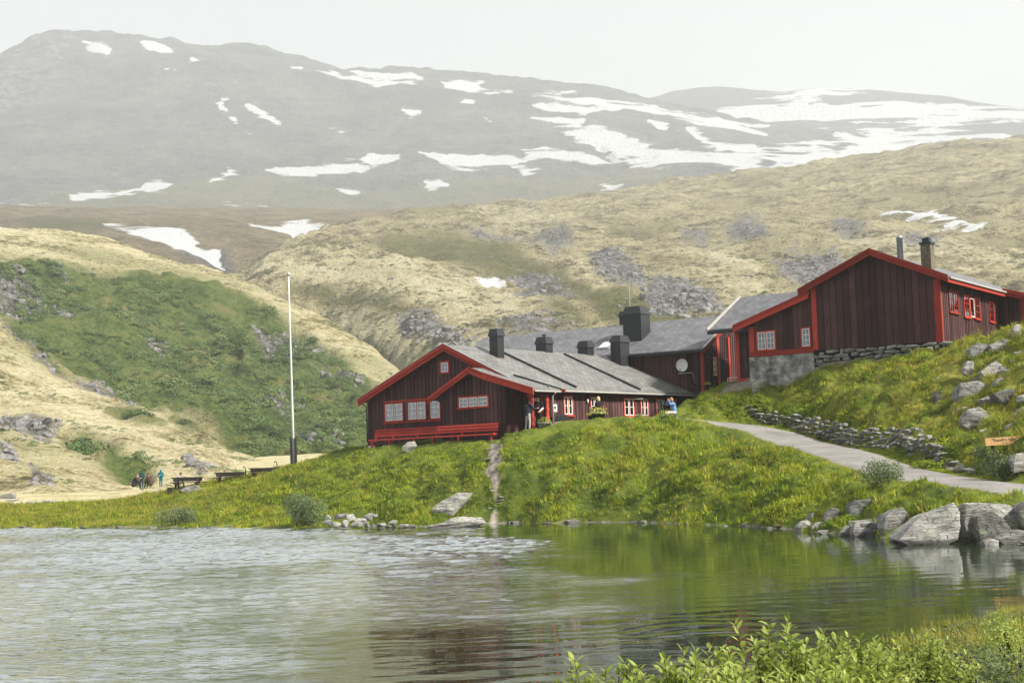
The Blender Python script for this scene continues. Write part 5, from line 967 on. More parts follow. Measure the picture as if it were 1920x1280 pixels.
# ------------------------------------------------------------------ shrubs and near willows
def shrub(label, u, v, Y, rx, rz, n, leaf, seed, mat='shrub', name='willow_shrub', ground=None):
    p = at(u, v, Y=Y); z0 = gz(p[0], p[1]); o = empty(name, (float(p[0]), float(p[1]), z0)); tag(o, label, 'shrub'); r = random.Random(seed); b = nb()
    lobes = [(Vector((r.uniform(-.6, .6) * rx, r.uniform(-.5, .5) * rx, rz * r.uniform(.3, .8))), r.uniform(.35, .6)) for _ in range(9)]
    for c, k in lobes[:8]: tube(b, [(r.uniform(-.1, .1), r.uniform(-.1, .1), -.1), (c.x * .5, c.y * .5, c.z * .5), (c.x, c.y, c.z)], [.03, .02, .008], 5)
    part('branch', b, M['bark'], o); v_, f_ = [], []
    for i in range(n):
        c, k = lobes[r.randrange(9)]; d = Vector((r.gauss(0, 1), r.gauss(0, 1), r.gauss(0, 1))).normalized(); q = c + Vector((d.x * rx * k, d.y * rx * k, d.z * rz * k)) * (r.uniform(.3, 1) ** .45)
        if q.z < .02: continue
        nrm = (d + Vector((r.uniform(-.8, .8), r.uniform(-.8, .8), r.uniform(-.2, 1)))).normalized(); a = Matrix.Rotation(r.uniform(0, 6.28), 3, nrm) @ nrm.orthogonal().normalized(); e = nrm.cross(a); L = leaf * r.uniform(.7, 1.3); W = L * .4; n0 = len(v_)
        v_ += [tuple(q - a * L / 2), tuple(q + e * W / 2 + nrm * L * .06), tuple(q + a * L / 2), tuple(q - e * W / 2 + nrm * L * .06)]; f_.append((n0, n0 + 1, n0 + 2, n0 + 3))
    fo = part('foliage', (v_, f_), M[mat], o); fo['kind'] = 'stuff'; return o
shrub('round grey green willow bush on the shore left of the stone pile', 582, 975, 66, 1.25, 1.35, 3800, .12, 1)
shrub('low willow bush in the bank grass near the picnic tables', 330, 985, 72.5, 1.15, .95, 2200, .11, 2)
shrub('loose leafy bush between the gravel path and the banded boulder', 1655, 925, 49.5, 1.0, .85, 2000, .1, 3)
shrub('grey green bush under the wooden sign', 1882, 880, 49.6, .95, .85, 2400, .09, 4)
shrub('small dark bush beside the left end of the wooden sign', 1838, 832, 52.8, .42, .4, 600, .08, 5)
shrub('low scrub at the foot of the footpath on the shore', 880, 985, 62.6, .6, .4, 600, .1, 6)
shrub('leafy weeds growing at the foot of the dry stone wall', 1745, 872, 55.2, .9, .35, 800, .1, 7, 'grass')

# leaf of the near willows: folded lens
LEAF = ([(0, 0, 0), (.35, .18, .04), (.35, 0, 0), (.35, -.18, .04), (.7, .15, .02), (.7, 0, -.03), (.7, -.15, .02), (1, 0, -.12)], [(0, 2, 1), (0, 3, 2), (1, 2, 5, 4), (2, 3, 6, 5), (4, 5, 7), (5, 6, 7)])
leaf_me = make_mesh('leaf', LEAF[0], LEAF[1], M['willow'], True)
def willow(label, u, vtop, Y, rx, nst, leaf, seed, nparts=230, up=1.0):
    r = random.Random(seed); p = at(u, 1280, Y=Y); top = at(u, vtop, Y=Y)[2]; z0 = gz(p[0], p[1]); H_ = top - z0
    o = empty('willow_shrub', (float(p[0]), float(p[1]), z0)); tag(o, label, 'shrub', None); b = nb(); lv = []
    for i in range(nst):
        a = r.uniform(0, 6.283); q = math.sqrt(r.random()); ex, ey = q * rx * math.cos(a), q * rx * .8 * math.sin(a); h = H_ * (1 - .38 * q * q) * r.uniform(.72, 1.02); pts = []
        for k in range(7):
            t = k / 6; pts.append(Vector((ex * (.25 + .75 * t) + .02 * math.sin(t * 6 + i), ey * (.25 + .75 * t) + .02 * math.cos(t * 5 + i), h * t)))
        tube(b, pts, [.009 * (1 - .75 * k / 6) for k in range(7)], 5); nl = int(30 * r.uniform(.8, 1.2)); phi = r.uniform(0, 6)
        for j in range(nl):
            t = .35 + .65 * (j / (nl - 1)) ** .85; s = t * 6; k = min(int(s), 5); c = pts[k].lerp(pts[k + 1], s - k); phi += 2.4; el = (.1 + .6 * ((t - .35) / .65) ** 2 * 1.2) * up + r.uniform(-.35, .35); d = Vector((math.cos(phi) * math.cos(el), math.sin(phi) * math.cos(el), math.sin(el))).normalized()
            side = d.cross(Vector((0, 0, 1))).normalized(); nn = side.cross(d); L = leaf * r.uniform(.75, 1.2) * (1 - .35 * max(0, t - .85) / .15); rot = Matrix((d, side, nn)).transposed().to_4x4(); tw = Matrix.Rotation(r.uniform(-.5, .5), 4, 'X'); lv.append((Matrix.Translation(c) @ rot @ tw @ Matrix.Scale(L, 4), c.z + .25 * -c.y))
    part('stem', b, M['bark'], o, True); lv.sort(key=lambda q: -q[1])
    for mw, _ in lv[:nparts]:
        l = bpy.data.objects.new('leaf', leaf_me); COL.link(l); l.parent = o; l.matrix_local = mw
    v_, f_ = [], []
    for mw, _ in lv[nparts:]:
        n0 = len(v_); v_ += [tuple(mw @ Vector(q)) for q in LEAF[0]]; f_ += [tuple(n0 + k for k in q) for q in LEAF[1]]
    fo = part('foliage', (v_, f_), M['willow'], o, True); fo['kind'] = 'stuff'; return o
willow('tallest light green willow bush in the foreground', 1455, 1140, 8.2, .46, 100, .09, 21, 290)
willow('light green willow sprigs at the lower left of the foreground bushes', 1105, 1205, 7.4, .22, 32, .085, 22, 200)
willow('low willow bush between the sprigs and the tallest foreground bush', 1290, 1210, 7.4, .4, 90, .085, 23, 280)
willow('willow sprigs poking up left of the low foreground bush', 1190, 1212, 7.6, .22, 32, .085, 27, 180)
willow('bright willow bush right of the tallest foreground bush', 1600, 1185, 8.6, .42, 85, .085, 24, 290)
willow('smaller leafed willow bush by the near bank gravel', 1710, 1172, 10.0, .46, 85, .07, 25, 290)
willow('small sprawling willow at the lower edge right of centre', 1540, 1225, 6.8, .45, 85, .075, 26, 280)
willow('wide low willow along the lower edge of the picture', 1400, 1225, 6.6, .42, 85, .075, 28, 260)
shrub('fine leafed green bush at the right edge of the near bank', 1905, 1150, 13.5, .42, .55, 1500, .04, 31, 'willow')
shrub('brownish dwarf birch sprig standing on the near bank', 1775, 1215, 11.6, .2, .55, 300, .035, 32, 'grass_dry')
shrub('low grey green scrub spreading over the near bank', 1820, 1230, 11.0, .7, .42, 2400, .035, 33, 'shrub')
shrub('small scrub at the lower right corner of the near bank', 1740, 1265, 9.2, .6, .34, 1800, .032, 34, 'willow')
# ------------------------------------------------------------------ furniture and small things around the lodge
def rootA(name, x, y, z, label, cat, h=HA, rz=0.0):
    wx, wy = loc2w(h, x, y); o = empty(name, (wx, wy, z), -math.radians(h['az']) + rz); tag(o, label, cat); return o
# long red bench
bn = rootA('bench', -5.5, -1.5, 3.85, 'long red slatted bench along the front of the lodge', 'bench')
for z, y in ((.93, .31), (.78, .275), (.63, .24)):
    for x0, x1 in ((-4.55, .22), (.24, 4.65)):
        b = nb(); box(b, x0, x1, y, y + .035, z - .058, z + .058); part('back_slat', b, M['bench_red'], bn)
for y in (-.08, .06):
    for x0, x1 in ((-4.75, .22), (.24, 4.65)):
        b = nb(); box(b, x0, x1, y, y + .12, .37, .445); part('seat_slat', b, M['bench_red'], bn)
for x in (-4.5, -3.1, -1.2, .23, 2.1, 4.4):
    b = nb(); box(b, x - .05, x + .05, -.06, .03, -.4, .4); box(b, x - .04, x + .04, .03, .28, .3, .4); beam(b, (x, .24, .3), (x, .345, .92), .07, .05, (0, 1, 0)); part('leg', b, M['bench_red'], bn)
# flag pole
fb = at(551.5, 879, Y=88); ft = at(541, 517, Y=88); fp = empty('flag_pole', (float(fb[0]), float(fb[1]), float(fb[2]))); tag(fp, 'tall slender white flag pole with black foot brackets on the grassy crest', 'flag pole')
dv = Vector(ft - fb); b = nb(); tube(b, [(0, 0, -.4), tuple(dv * .3), tuple(dv * .7), tuple(dv)], [.075, .065, .05, .035], 10); part('pole', b, M['white'], fp, True)
b = nb(); sphere(b, tuple(dv + Vector((0, 0, .1))), .13, 10, 8); part('ball_top', b, M['gutter'], fp, True)
for s in (-1, 1):
    b = nb(); beam(b, (s * .14, -.05, -.4), (s * .14 + dv.x * .16, dv.y * .16 - .05, dv.z * .16), .12, .16, (0, 1, 0)); part('foot_bracket', b, M['black_metal'], fp)
b = nb(); tube(b, [(.05, -.1, .9), tuple(dv * .97 + Vector((.05, -.08, 0)))], .008, 4); part('halyard', b, M['white'], fp)
# picnic tables
def picnic(u, v, Y, rz, label):
    p = at(u, v, Y=Y); o = empty('picnic_table', (float(p[0]), float(p[1]), gz(p[0], p[1]) - .12), rz); tag(o, label, 'table', 'picnic tables on the crest')
    for i in range(5): b = nb(); box(b, -.98, .98, -.36 + i * .145, -.23 + i * .145, .70, .765); part('tabletop_plank', b, M['dark_plank'], o)
    for s in (-1, 1):
        for k in range(2): b = nb(); y = s * .72 + k * .14 - .13; box(b, -.98, .98, y, y + .12, .40, .46); part('seat_plank', b, M['dark_plank'], o)
        b = nb(); box(b, -.86, .86, s * .33 - .02, s * .33 + .02, .5, .699); part('apron', b, M['dark_plank'], o)
        b = nb(); x = s * .68; beam(b, (x, -.3, .72), (x, -.62, 0), .05, .12, (1, 0, 0)); beam(b, (x, .3, .72), (x, .62, 0), .05, .12, (1, 0, 0)); part('leg', b, M['dark_plank'], o)
        b = nb(); box(b, x - .1, x - .05, -.85, .85, .33, .42); box(b, x - .1, x - .05, -.36, .36, .63, .72); part('cross_beam', b, M['dark_plank'], o)
picnic(352, 917, 92, .05, 'dark picnic table nearest the seated hikers'); picnic(432, 906, 91, .1, 'middle dark picnic table on the crest'); picnic(496, 894, 90, .14, 'dark picnic table closest to the flag pole')
p = at(342, 921, Y=89.6); o = empty('low_bench', (float(p[0]), float(p[1]), gz(p[0], p[1]) - .1), .06); tag(o, 'low dark plank bench in front of the leftmost picnic table', 'bench')
for k in range(2): b = nb(); box(b, -.9, .95, -.18 + k * .19, -.01 + k * .19, .38, .43); part('seat_plank', b, M['dark_plank'], o)
for x in (-.8, 0, .8): b = nb(); box(b, x - .12, x + .12, -.15, .15, -.1, .38); part('leg', b, M['dark_plank'], o)
for u, v, Y, lab in ((460.5, 898, 90, 'thin black hooked post at the end of the middle picnic table'), (519.5, 888, 89, 'thin black hooked post beside the picnic table by the flag pole')):
    p = at(u, v, Y=Y); z = gz(p[0], p[1]); o = empty('hook_post', (float(p[0]), float(p[1]), z)); tag(o, lab, 'post'); hgt = float(at(u, v - 20, Y=Y)[2] - z)
    b = nb(); tube(b, [(0, 0, -.2), (0, 0, hgt)], .03, 8); part('pole', b, M['black_metal'], o, True)
    b = nb(); tube(b, [(0, 0, hgt - .02), (-.02, 0, hgt + .08), (-.08, 0, hgt + .13), (-.14, 0, hgt + .1), (-.16, 0, hgt + .02)], .026, 8); part('hook', b, M['black_metal'], o, True)
# satellite dish
ds = rootA('satellite_dish', -1.1, -.08, 8.35, 'white round satellite dish on the dark wall of the hall', 'satellite dish', HC)
b = nb(); v, f = b; n = 24
for i, (r_, d_) in enumerate([(0, 0), (.13, -.01), (.26, -.04), (.36, -.08), (.39, -.1), (.39, -.12)]):
    for k in range(n): t = 6.2832 * k / n; v.append((r_ * math.cos(t), -.25 + d_, r_ * math.sin(t)))
for i in range(5):
    for k in range(n): f.append((i * n + k, i * n + (k + 1) % n, (i + 1) * n + (k + 1) % n, (i + 1) * n + k))
dd = part('reflector', b, M['dish'], ds, True); sol = dd.modifiers.new('s', 'SOLIDIFY'); sol.thickness = .015
b = nb(); tube(b, [(0, .05, -.1), (0, -.2, 0)], .03, 6); part('mount', b, M['grey_metal'], ds)
b = nb(); tube(b, [(0, -.3, -.4), (0, -.62, -.3)], .02, 6); box(b, -.04, .04, -.68, -.6, -.33, -.22); part('feed_arm', b, M['gutter'], ds)
b = nb(); box(b, -.4, .42, -.12, .04, -.49, -.44); part('shelf', b, M['gutter'], ds)
b = nb(); tube(b, [(.42, -.05, -.42), (.55, -.02, -.5), (.6, 0, -.7), (.62, .02, -1.1)], .02, 6); part('cable', b, M['gutter'], ds, True)
# aerials
am = rootA('aerial_mast', -6.5, 3.1, 10.6, 'thin television aerial mast rising behind the large black chimney', 'aerial', HC)
b = nb(); tube(b, [(0, 0, 0), (0, 0, 4.05)], .028, 6); part('mast', b, M['grey_metal'], am)
b = nb(); tube(b, [(.1, -.1, 4.0), (-.75, .1, 4.0)], .014, 5)
for k in range(6): x = .05 - k * .15; tube(b, [(x, -.22, 4.0), (x, .22, 4.0)], .008, 4); tube(b, [(x, 0, 3.9), (x, 0, 4.1)], .008, 4)
part('yagi_antenna', b, M['grey_metal'], am)
am = rootA('aerial_mast', -6.5, 5.2, 8.9, 'short thin white aerial behind the leftmost lodge chimney', 'aerial'); b = nb(); tube(b, [(0, 0, 0), (0, 0, 2.1)], .022, 6); tube(b, [(-.1, 0, 1.75), (.1, 0, 1.75)], .014, 5); part('mast', b, M['gutter'], am)
# paper notices
for (x, y, z, face, lab) in ((-.28, .40, 5.58, 'y', 'white paper notice left of the dark entrance door'), (-.46, 2.95, 5.62, 'x', 'white paper notice on the long wall right of the porch posts')):
    o = rootA('notice', x, y, z, lab, 'notice'); b = nb(); ink = nb()
    if face == 'y':
        box(b, -.1, .1, -.02, 0, -.15, .15)
        for k in range(6): box(ink, -.07, .07 - .03 * (k % 2), -.023, -.021, .1 - k * .04, .115 - k * .04)
    else:
        box(b, 0, .02, -.17, .17, -.2, .2); box(ink, .021, .023, -.09, .09, -.05, .08)
        for k in range(3): box(ink, .021, .023, -.12, .12, -.15 + k * .03, -.14 + k * .03)
    part('sheet', b, M['paper'], o); part('print', ink, M['ink'], o)
# wall lamps
for y, lab in ((5.75, 'small white wall lamp left of the second long wall window'), (12.98, 'small white wall lamp near the far end of the long wall')):
    o = rootA('wall_lamp', -.46, y, 6.05, lab, 'lamp'); b = nb(); tube(b, [(.06, 0, -.12), (.06, 0, .12)], .055, 10); part('lamp_shade', b, M['white'], o, True); b = nb(); box(b, 0, .05, -.03, .03, -.05, .05); part('bracket', b, M['black_metal'], o)
# dark bench with white cast legs at the long wall
o = rootA('garden_bench', -.1, 3.15, 4.42, 'black garden bench with white cast legs against the long lodge wall', 'bench')
for k in range(3): b = nb(); box(b, -.12 + k * .13, -.01 + k * .13, -.62, .62, .42, .455); part('seat_slat', b, M['black_metal'], o)
for k in range(3): b = nb(); box(b, -.19, -.15, -.62, .62, .52 + k * .12, .61 + k * .12); part('back_slat', b, M['black_metal'], o)
for y in (-.52, 0, .52): b = nb(); lathe(b, [(.1, 0), (.05, .03), (.06, .12), (.075, .2), (.05, .3), (.035, .34), (.06, .41)], .1, y, 10); part('leg', b, M['white'], o, True)
# tubs and pots with plants
def pot(name, u, v, Y, r_, h_, label, mat, flower=None, n=90, oz=0.0, leaf=.12):
    p = at(u, v, Y=Y); z = max(gz(p[0], p[1]), float(p[2])) + oz; o = empty(name, (float(p[0]), float(p[1]), z)); tag(o, label, 'planter'); b = nb(); lathe(b, [(r_ * .8, 0), (r_, h_), (r_ * 1.06, h_), (r_ * 1.06, h_ + .03), (r_ * .9, h_ + .03), (r_ * .85, h_ - .05)], 0, 0, 16); part('pot', b, M[mat], o, True)
    c = bpy.data.objects.new('plants', clump('plants', n, r_ * 1.3, leaf, M['willow'], int(u), .8)); COL.link(c); c.parent = o; c.location = (0, 0, h_); c['kind'] = 'stuff'
    if flower:
        c = bpy.data.objects.new('flowers', clump('flowers', n // 2, r_ * 1.45, leaf * .7, M[flower], int(u) + 1, .85)); COL.link(c); c.parent = o; c.location = (0, 0, h_ + .02); c['kind'] = 'stuff'
pot('planter_tub', 1021, 806, 71.9, .33, .3, 'round grey metal tub of green plants at the porch edge', 'grey_metal')
pot('flower_tub', 1123, 800, 73.6, .36, .28, 'dark tub of yellow and white flowers before the woman with the apron', 'black_metal', 'flower', 150)
pot('flower_tub', 1110, 800, 73.9, .2, .2, 'small pot with yellow flowers left of the dark flower tub', 'black_metal', 'flower', 80)
pot('flower_pot', 1327, 735, 83.6, .19, .42, 'black flower pot with yellow blooms at the hall corner post', 'black_metal', 'flower', 90, 0, .1)
# broom at the door, small white rack by the link building, short post by the path
o = rootA('broom', .95, -.5, 4.27, 'broom leaning beside the entrance door with a pale head', 'broom'); b = nb(); tube(b, [(0, 0, .05), (-.03, .3, 1.3)], .014, 6); part('handle', b, M['plank'], o); b = nb(); box(b, -.16, .16, -.04, .04, 0, .1); part('brush', b, M['gutter'], o)
p = at(1375, 722, Y=81.4); o = empty('white_rack', (float(p[0]), float(p[1]), gz(p[0], p[1])), -.5); tag(o, 'small white tubular rack in the passage beside the hall', 'rack'); b = nb()
for x in (-.32, .32): tube(b, [(x, 0, 0), (x, 0, .42), (x, .3, .42), (x, .3, 0)], .02, 6)
tube(b, [(-.32, 0, .42), (.32, 0, .42)], .02, 6); tube(b, [(-.32, .3, .42), (.32, .3, .42)], .02, 6); part('frame', b, M['white'], o)
b = nb(); box(b, -.3, .3, .02, .28, .2, .24); part('shelf', b, M['grey_metal'], o)
p = at(1907, 945, Y=41); o = empty('marker_post', (float(p[0]), float(p[1]), gz(p[0], p[1]))); tag(o, 'short dark wooden post beside the path at the right edge', 'post'); b = nb(); beam(b, (0, 0, -.3), (-.03, 0, .3), .09, .09, (0, 1, 0)); part('post', b, M['dark_plank'], o)
# wooden sign
sp = at(1883, 826, Y=51.0); o = empty('wooden_sign', (float(sp[0]), float(sp[1]), gz(sp[0], sp[1]))); tag(o, 'orange brown hand lettered wooden direction sign on a short post by the right edge', 'sign')
hz = float(sp[2]) - o.location.z; W2 = 35.5 * 51 / FOCAL; tl = math.radians(3.0)
sb = empty('sign_board', (0, 0, hz)); sb.parent = o; sb.rotation_euler = (0, -tl, 0)
b = nb(); v, f = b; hexa(b, [(-W2, -.025, -.13), (W2, -.025, -.15), (W2, .025, -.15), (-W2, .025, -.13), (-W2, -.025, .14), (W2, -.025, .13), (W2, .025, .13), (-W2, .025, .14)]); part('plank', b, M['signwood'], sb)
def text(s, size, loc, parent, mat):
    c = bpy.data.curves.new('lettering', 'FONT'); c.body = s; c.size = size; c.extrude = .002; c.align_x = 'CENTER'; t = bpy.data.objects.new('lettering', c); COL.link(t)
    bpy.context.view_layer.update(); me = bpy.data.meshes.new_from_object(t.evaluated_get(bpy.context.evaluated_depsgraph_get())); bpy.data.objects.remove(t)
    me.materials.append(mat); t = bpy.data.objects.new('lettering', me); COL.link(t); t.parent = parent; t.location = loc; t.rotation_euler = (math.pi / 2, 0, 0); return t
text('"Rennfra huka"', .155, (.02, -.029, -.005), sb, M['ink']); text('1,4 km', .09, (.02, -.029, -.11), sb, M['ink'])
b = nb(); v, f = b; n0 = 0; v.extend([(.56, -.029, -.02), (.63, -.029, .03), (.63, -.029, -.07)]); f.append((0, 1, 2)); part('trail_mark', b, plain('trail_mark_red', (.4, .09, .02), .7), sb)
for x in (-W2 * .62, W2 * .92): b = nb(); box(b, x - .05, x + .05, .03, .1, -.5, hz + .08); part('post', b, M['dark_plank'], o)

# ------------------------------------------------------------------ people
def caps(p, q, r0, r1, n=10):
    b = nb(); p, q = Vector(p), Vector(q); d = (q - p); L = d.length; d = d / L if L > 1e-6 else Vector((0, 0, 1)); pts, rr = [], []
    for i in range(4): a = math.pi / 2 * (i / 4 + .04); pts.append(p - d * r0 * math.cos(a)); rr.append(r0 * math.sin(a))
    pts += [p, q]; rr += [r0, r1]
    for i in range(4): a = math.pi / 2 * (1 - (i + 1) / 4 + .04); pts.append(q + d * r1 * math.cos(a)); rr.append(r1 * math.sin(a))
    return tube(b, pts, rr, n)
CM = {}
def cmat(c, n='cloth'):
    if c not in CM: CM[c] = plain(n, c, .85, .2, var=.18, scale=9)
    return CM[c]
SKIN = (.46, .27, .19)
def person(label, base, heading, J, col, hgt=1.72, hood=False, extra=(), hair=None):
    """J: joint overrides, metres for a 1.72 m figure; x right, y forward, z up"""
    j = dict(pel=(0, 0, .93), che=(0, 0, 1.26), nec=(0, 0, 1.47), hea=(0, .02, 1.61), lh=(-.09, 0, .9), rh=(.09, 0, .9), lk=(-.1, .03, .5), rk=(.1, .03, .5), la=(-.1, 0, .09), ra=(.1, 0, .09), lt=(-.12, .15, .035), rt=(.12, .15, .035),
             ls=(-.18, 0, 1.4), rs=(.18, 0, 1.4), le=(-.25, -.03, 1.13), re=(.25, -.03, 1.13), lw=(-.24, .08, .89), rw=(.24, .08, .89)); j.update(J)
    bulk = col.get('bulk', .02); segs = []; T, S, Lg, Sh = cmat(col['top']), cmat(SKIN, 'skin'), cmat(col['legs']), cmat(col['shoes']); H_ = cmat(col['top'] if hood else SKIN, 'hood' if hood else 'skin')
    def sg(a, b_, r0, r1, m): segs.append((Vector(j[a]) if isinstance(a, str) else Vector(a), Vector(j[b_]) if isinstance(b_, str) else Vector(b_), r0, r1, m))
    sg('pel', 'che', .13 + bulk, .135 + bulk, T); sg('che', 'nec', .13 + bulk, .062, T); sg('ls', 'rs', .062 + bulk * .7, .062 + bulk * .7, T)
    ctr = Vector(j['pel']); hipm = ctr + (Vector(j['lk']) + Vector(j['rk']) - ctr * 2) * .05; sg(ctr, hipm, .135, .13, Lg)
    for s in 'lr':
        sg(s + 'h', s + 'k', .083, .06, Lg); sg(s + 'k', s + 'a', .06, .045, Lg); sg(s + 'a', s + 't', .045, .034, Sh); sg(s + 's', s + 'e', .052 + bulk, .045 + bulk * .8, T); sg(s + 'e', s + 'w', .044 + bulk * .8, .034 + bulk * .5, cmat(col.get('sleeve', col['top'])))
        w, e = Vector(j[s + 'w']), Vector(j[s + 'e']); d = (w - e).normalized(); sd = d.cross(Vector((0, 1, 0) if abs(d.y) < .8 else (0, 0, 1))).normalized(); up = sd.cross(d); k0 = w + d * .1; sg(w, k0, .03, .034, S)
        for i, L in enumerate((.062, .075, .07, .055)): a0 = k0 + sd * (i - 1.5) * .021; a1 = a0 + d * L * .5 + up * .008; sg(a0, a1, .011, .0105, S); sg(a1, a1 + d * L * .38 + up * .025, .0105, .009, S)
        t0 = w + d * .03 - sd * .03; sg(t0, t0 + d * .05 - sd * .03, .013, .011, S)
    h = Vector(j['hea']); nk = Vector(j['nec']); sg(nk, h - Vector((0, 0, .05)), .055, .06, H_); sg(h + Vector((0, 0, -.03)), h + Vector((0, 0, .045)), .082 + (.025 if hood else 0), .09 + (.025 if hood else 0), H_); sg(h + Vector((0, .02, -.085)), h + Vector((0, .045, -.07)), .05, .045, S)
    fw = Vector((0, 1, 0)); sg(h + fw * .082 + Vector((0, 0, .01)), h + fw * .108 + Vector((0, 0, -.03)), .013, .017, S)
    if not hood:
        for s in (-1, 1): sg(h + Vector((s * .083, -.005, -.015)), h + Vector((s * .09, -.01, .02)), .014, .017, S)
    for a, b_, r0, r1, c in extra: segs.append((Vector(a), Vector(b_), r0, r1, cmat(c)))
    vv, ff = [], []
    for p, q, r0, r1, m in segs:
        b = caps(p, q, r0, r1); n0 = len(vv); vv += b[0]; ff += [tuple(n0 + i for i in t) for t in b[1]]
    tmp = bpy.data.objects.new('t', make_mesh('t', vv, ff, None)); COL.link(tmp); rm = tmp.modifiers.new('r', 'REMESH'); rm.mode = 'VOXEL'; rm.voxel_size = .016; rm.use_smooth_shade = True; sm = tmp.modifiers.new('s', 'SMOOTH'); sm.factor = .4; sm.iterations = 2
    bpy.context.view_layer.update(); me = bpy.data.meshes.new_from_object(tmp.evaluated_get(bpy.context.evaluated_depsgraph_get())); bpy.data.objects.remove(tmp)
    me.materials.clear(); mats = []
    for *_, m in segs:
        if m not in mats: mats.append(m); me.materials.append(m)
    n = len(me.polygons); ce = np.empty(n * 3, np.float32); me.polygons.foreach_get('center', ce); ce = ce.reshape(-1, 3); best = np.full(n, 9.0); mi = np.zeros(n, np.int32)
    for p, q, r0, r1, m in segs:
        a, d = np.array(p), np.array(q - p); t = np.clip(((ce - a) @ d) / max(d @ d, 1e-9), 0, 1); ds_ = np.linalg.norm(ce - a - t[:, None] * d, axis=1) - (r0 + (r1 - r0) * t); k = ds_ < best; best[k] = ds_[k]; mi[k] = mats.index(m)
    me.polygons.foreach_set('material_index', mi); me.polygons.foreach_set('use_smooth', np.full(n, True)); me.update()
    o = empty('person', tuple(map(float, base)), heading); tag(o, label, 'person'); sc_ = hgt / 1.72; o.scale = (sc_,) * 3
    bo = bpy.data.objects.new('body', me); COL.link(bo); bo.parent = o
    for s in (-1, 1): b = nb(); sphere(b, tuple(h + Vector((s * .032, .082, .022))), .012, 6, 4); part('eye', b, M['ink'], o, True)
    b = nb(); tube(b, [tuple(h + Vector((-.024, .09, -.052))), tuple(h + Vector((0, .095, -.056))), tuple(h + Vector((.024, .09, -.052)))], .006, 5); part('mouth', b, cmat((.3, .1, .09), 'lips'), o)
    if hair and not hood:
        b = nb(); v, f = b; n_, m_ = 14, 8
        for i in range(m_ + 1):
            th = math.pi * .62 * i / m_
            for k in range(n_):
                ph = 6.2832 * k / n_; front = max(0, math.sin(ph)); t2 = th * (1 - .42 * front); rr = .103 + .004 * math.sin(k * 3 + i); v.append(tuple(h + Vector((rr * math.sin(t2) * math.cos(ph), rr * 1.05 * math.sin(t2) * math.sin(ph) - .008, .03 + rr * 1.02 * math.cos(t2) - (col.get('long', 0) * (i / m_) ** 2 * (1 - front))))))
        for i in range(m_):
            for k in range(n_): f.append((i * n_ + k, i * n_ + (k + 1) % n_, (i + 1) * n_ + (k + 1) % n_, (i + 1) * n_ + k))
        part('hair', b, cmat(hair, 'hair'), o, True)
    return o
NAVY, BLACK, GREYT = (.018, .026, .045), (.014, .013, .014), (.36, .34, .32)
def wA(x, y, z): a, b_ = loc2w(HA, x, y); return (a, b_, z)
person('person in a navy jacket and light grey trousers standing on the porch, back turned', at(991, 809, Y=72.3), -1.0, dict(che=(0, .04, 1.26), nec=(0, .09, 1.45), hea=(0, .16, 1.58), ls=(-.18, .06, 1.4), rs=(.18, .06, 1.4), re=(.26, .2, 1.2), rw=(.2, .42, 1.22), lk=(-.12, -.02, .5), la=(-.13, -.1, .09), lt=(-.14, .05, .035)), dict(top=NAVY, legs=GREYT, shoes=(.05, .045, .04)), 1.66, hair=(.12, .07, .025))
person('person all in black with a pale sleeve standing by the second porch post', at(1011, 807, Y=72.9), 2.6, dict(re=(.27, .02, 1.15), rw=(.22, .26, 1.08), lw=(-.2, .2, .98), le=(-.26, -.02, 1.14)), dict(top=BLACK, legs=BLACK, shoes=(.06, .03, .06), sleeve=(.5, .48, .42)), 1.74, hair=(.02, .018, .016))
person('blond woman in a black top carrying a pale cloth before the long wall', at(1124, 803, Y=74.6), .9, dict(le=(-.24, .06, 1.16), lw=(-.12, .34, 1.14), re=(.24, .06, 1.16), rw=(.1, .34, 1.12)), dict(top=BLACK, legs=(.02, .022, .03), shoes=(.02, .02, .02), long=.1), 1.66, hair=(.5, .36, .18), extra=[((-.14, .4, 1.1), (-.12, .42, .55), .09, .12, (.56, .47, .3)), ((-.22, .4, 1.12), (.12, .4, 1.12), .06, .05, (.66, .6, .48))])
person('person in a blue shirt sitting on the stones with both hands at the face', tuple(np.array(at(1262, 788, Y=76.0)) - np.array([0, 0, .12])), 1.9, dict(pel=(0, -.1, .55), che=(0, -.04, .88), nec=(0, 0, 1.08), hea=(0, .06, 1.22), lh=(-.1, -.08, .53), rh=(.1, -.08, .53), lk=(-.13, .36, .55), rk=(.13, .34, .55), la=(-.12, .42, .1), ra=(.12, .42, .1), lt=(-.13, .58, .05), rt=(.13, .58, .05), ls=(-.18, -.02, 1.0), rs=(.18, -.02, 1.0), le=(-.24, .24, .98), re=(.24, .24, .98), lw=(-.1, .24, 1.16), rw=(.1, .24, 1.16)), dict(top=(.12, .22, .4), legs=(.52, .45, .34), shoes=(.2, .17, .13), long=.05), 1.72, hair=(.3, .17, .08))
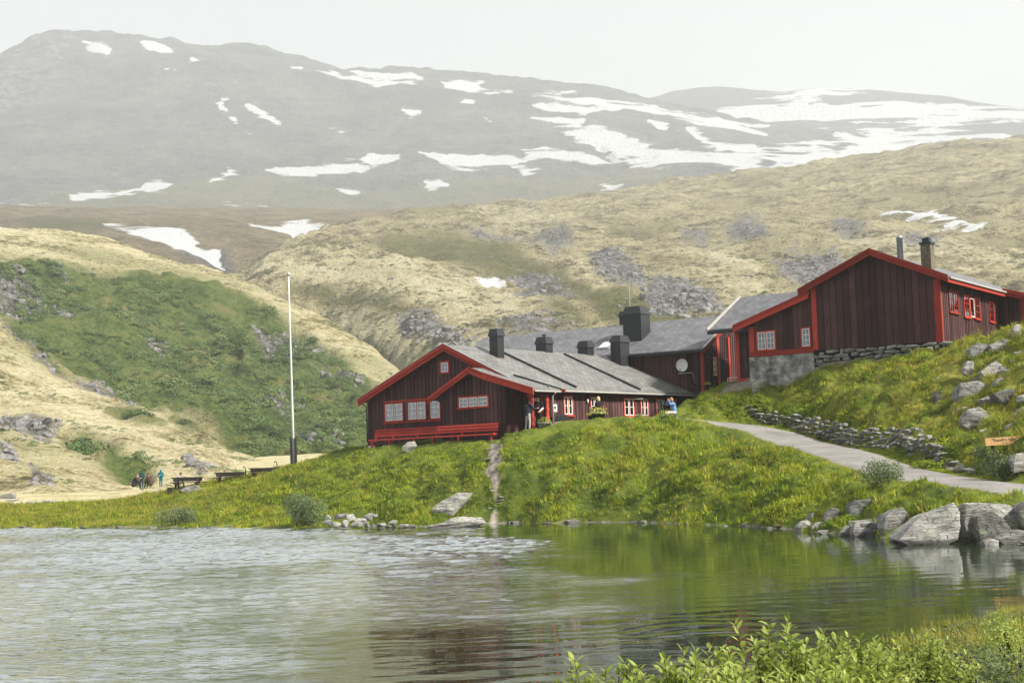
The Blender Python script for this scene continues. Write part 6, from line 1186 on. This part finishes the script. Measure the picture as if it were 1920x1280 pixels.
TEAL = (.012, .13, .16); SIT = dict(pel=(0, -.1, .42), che=(0, .02, .76), nec=(0, .1, .96), hea=(0, .2, 1.08), lh=(-.1, -.08, .4), rh=(.1, -.08, .4), lk=(-.14, .34, .5), rk=(.14, .34, .5), la=(-.12, .44, .09), ra=(.12, .44, .09), lt=(-.13, .6, .04), rt=(.13, .6, .04), ls=(-.18, .06, .88), rs=(.18, .06, .88), le=(-.25, .18, .66), re=(.25, .18, .66), lw=(-.1, .4, .62), rw=(.1, .4, .62))
def gp(u, v, Y): p = at(u, v, Y=Y); return (float(p[0]), float(p[1]), gz(p[0], p[1]))
person('standing hiker in a teal hooded jacket looking down at the hands', gp(302, 921, 118), 2.9, dict(le=(-.27, .06, 1.14), re=(.27, .06, 1.14), lw=(-.08, .28, 1.16), rw=(.08, .28, 1.16), hea=(0, .05, 1.6)), dict(top=TEAL, legs=(.012, .1, .125), shoes=(.4, .26, .18), bulk=.05), 1.5, hood=True)
person('seated hiker in dark clothes at the left of the resting group', gp(253, 926, 112), -1.2, SIT, dict(top=(.02, .02, .03), legs=(.02, .025, .05), shoes=(.03, .03, .03), bulk=.06), 1.78, hair=(.2, .15, .1))
person('hiker in a dark teal hooded jacket at the back of the resting group', gp(266, 925, 116), 3.0, dict(le=(-.27, .06, 1.14), re=(.27, .06, 1.14), lw=(-.1, .24, 1.05), rw=(.1, .24, 1.05)), dict(top=(.012, .05, .055), legs=(.02, .02, .03), shoes=(.03, .03, .03), bulk=.05), 1.5, hood=True)
person('seated hiker in a brown jacket at the right of the resting group', gp(281, 925, 112), 1.0, SIT, dict(top=(.06, .035, .035), legs=(.03, .02, .025), shoes=(.03, .03, .03), bulk=.07), 1.75, hair=(.05, .03, .02))
person('person in lavender seated at the leftmost picnic table', tuple(np.array(gp(334, 917, 93.3)) + np.array([0, 0, .02])), -1.3, SIT, dict(top=(.42, .33, .5), legs=(.05, .05, .07), shoes=(.04, .04, .04)), 1.6, hair=(.06, .04, .03))
# ------------------------------------------------------------------ mountain haze
def haze_box():
    b = nb(); box(b, -9000, 9000, -400, 9500, -12, 2300)
    t = NT('mountain_haze'); v = t.new("ShaderNodeVolumePrincipled"); v.inputs["Color"].default_value = (.94, .97, 1.0, 1); v.inputs["Density"].default_value = 2.2e-4; v.inputs["Anisotropy"].default_value = 0.1
    t.link(v.outputs[0], t.out.inputs["Volume"])
    o = part('haze', b, t.m); tag(o, kind='stuff'); return o
haze_box()
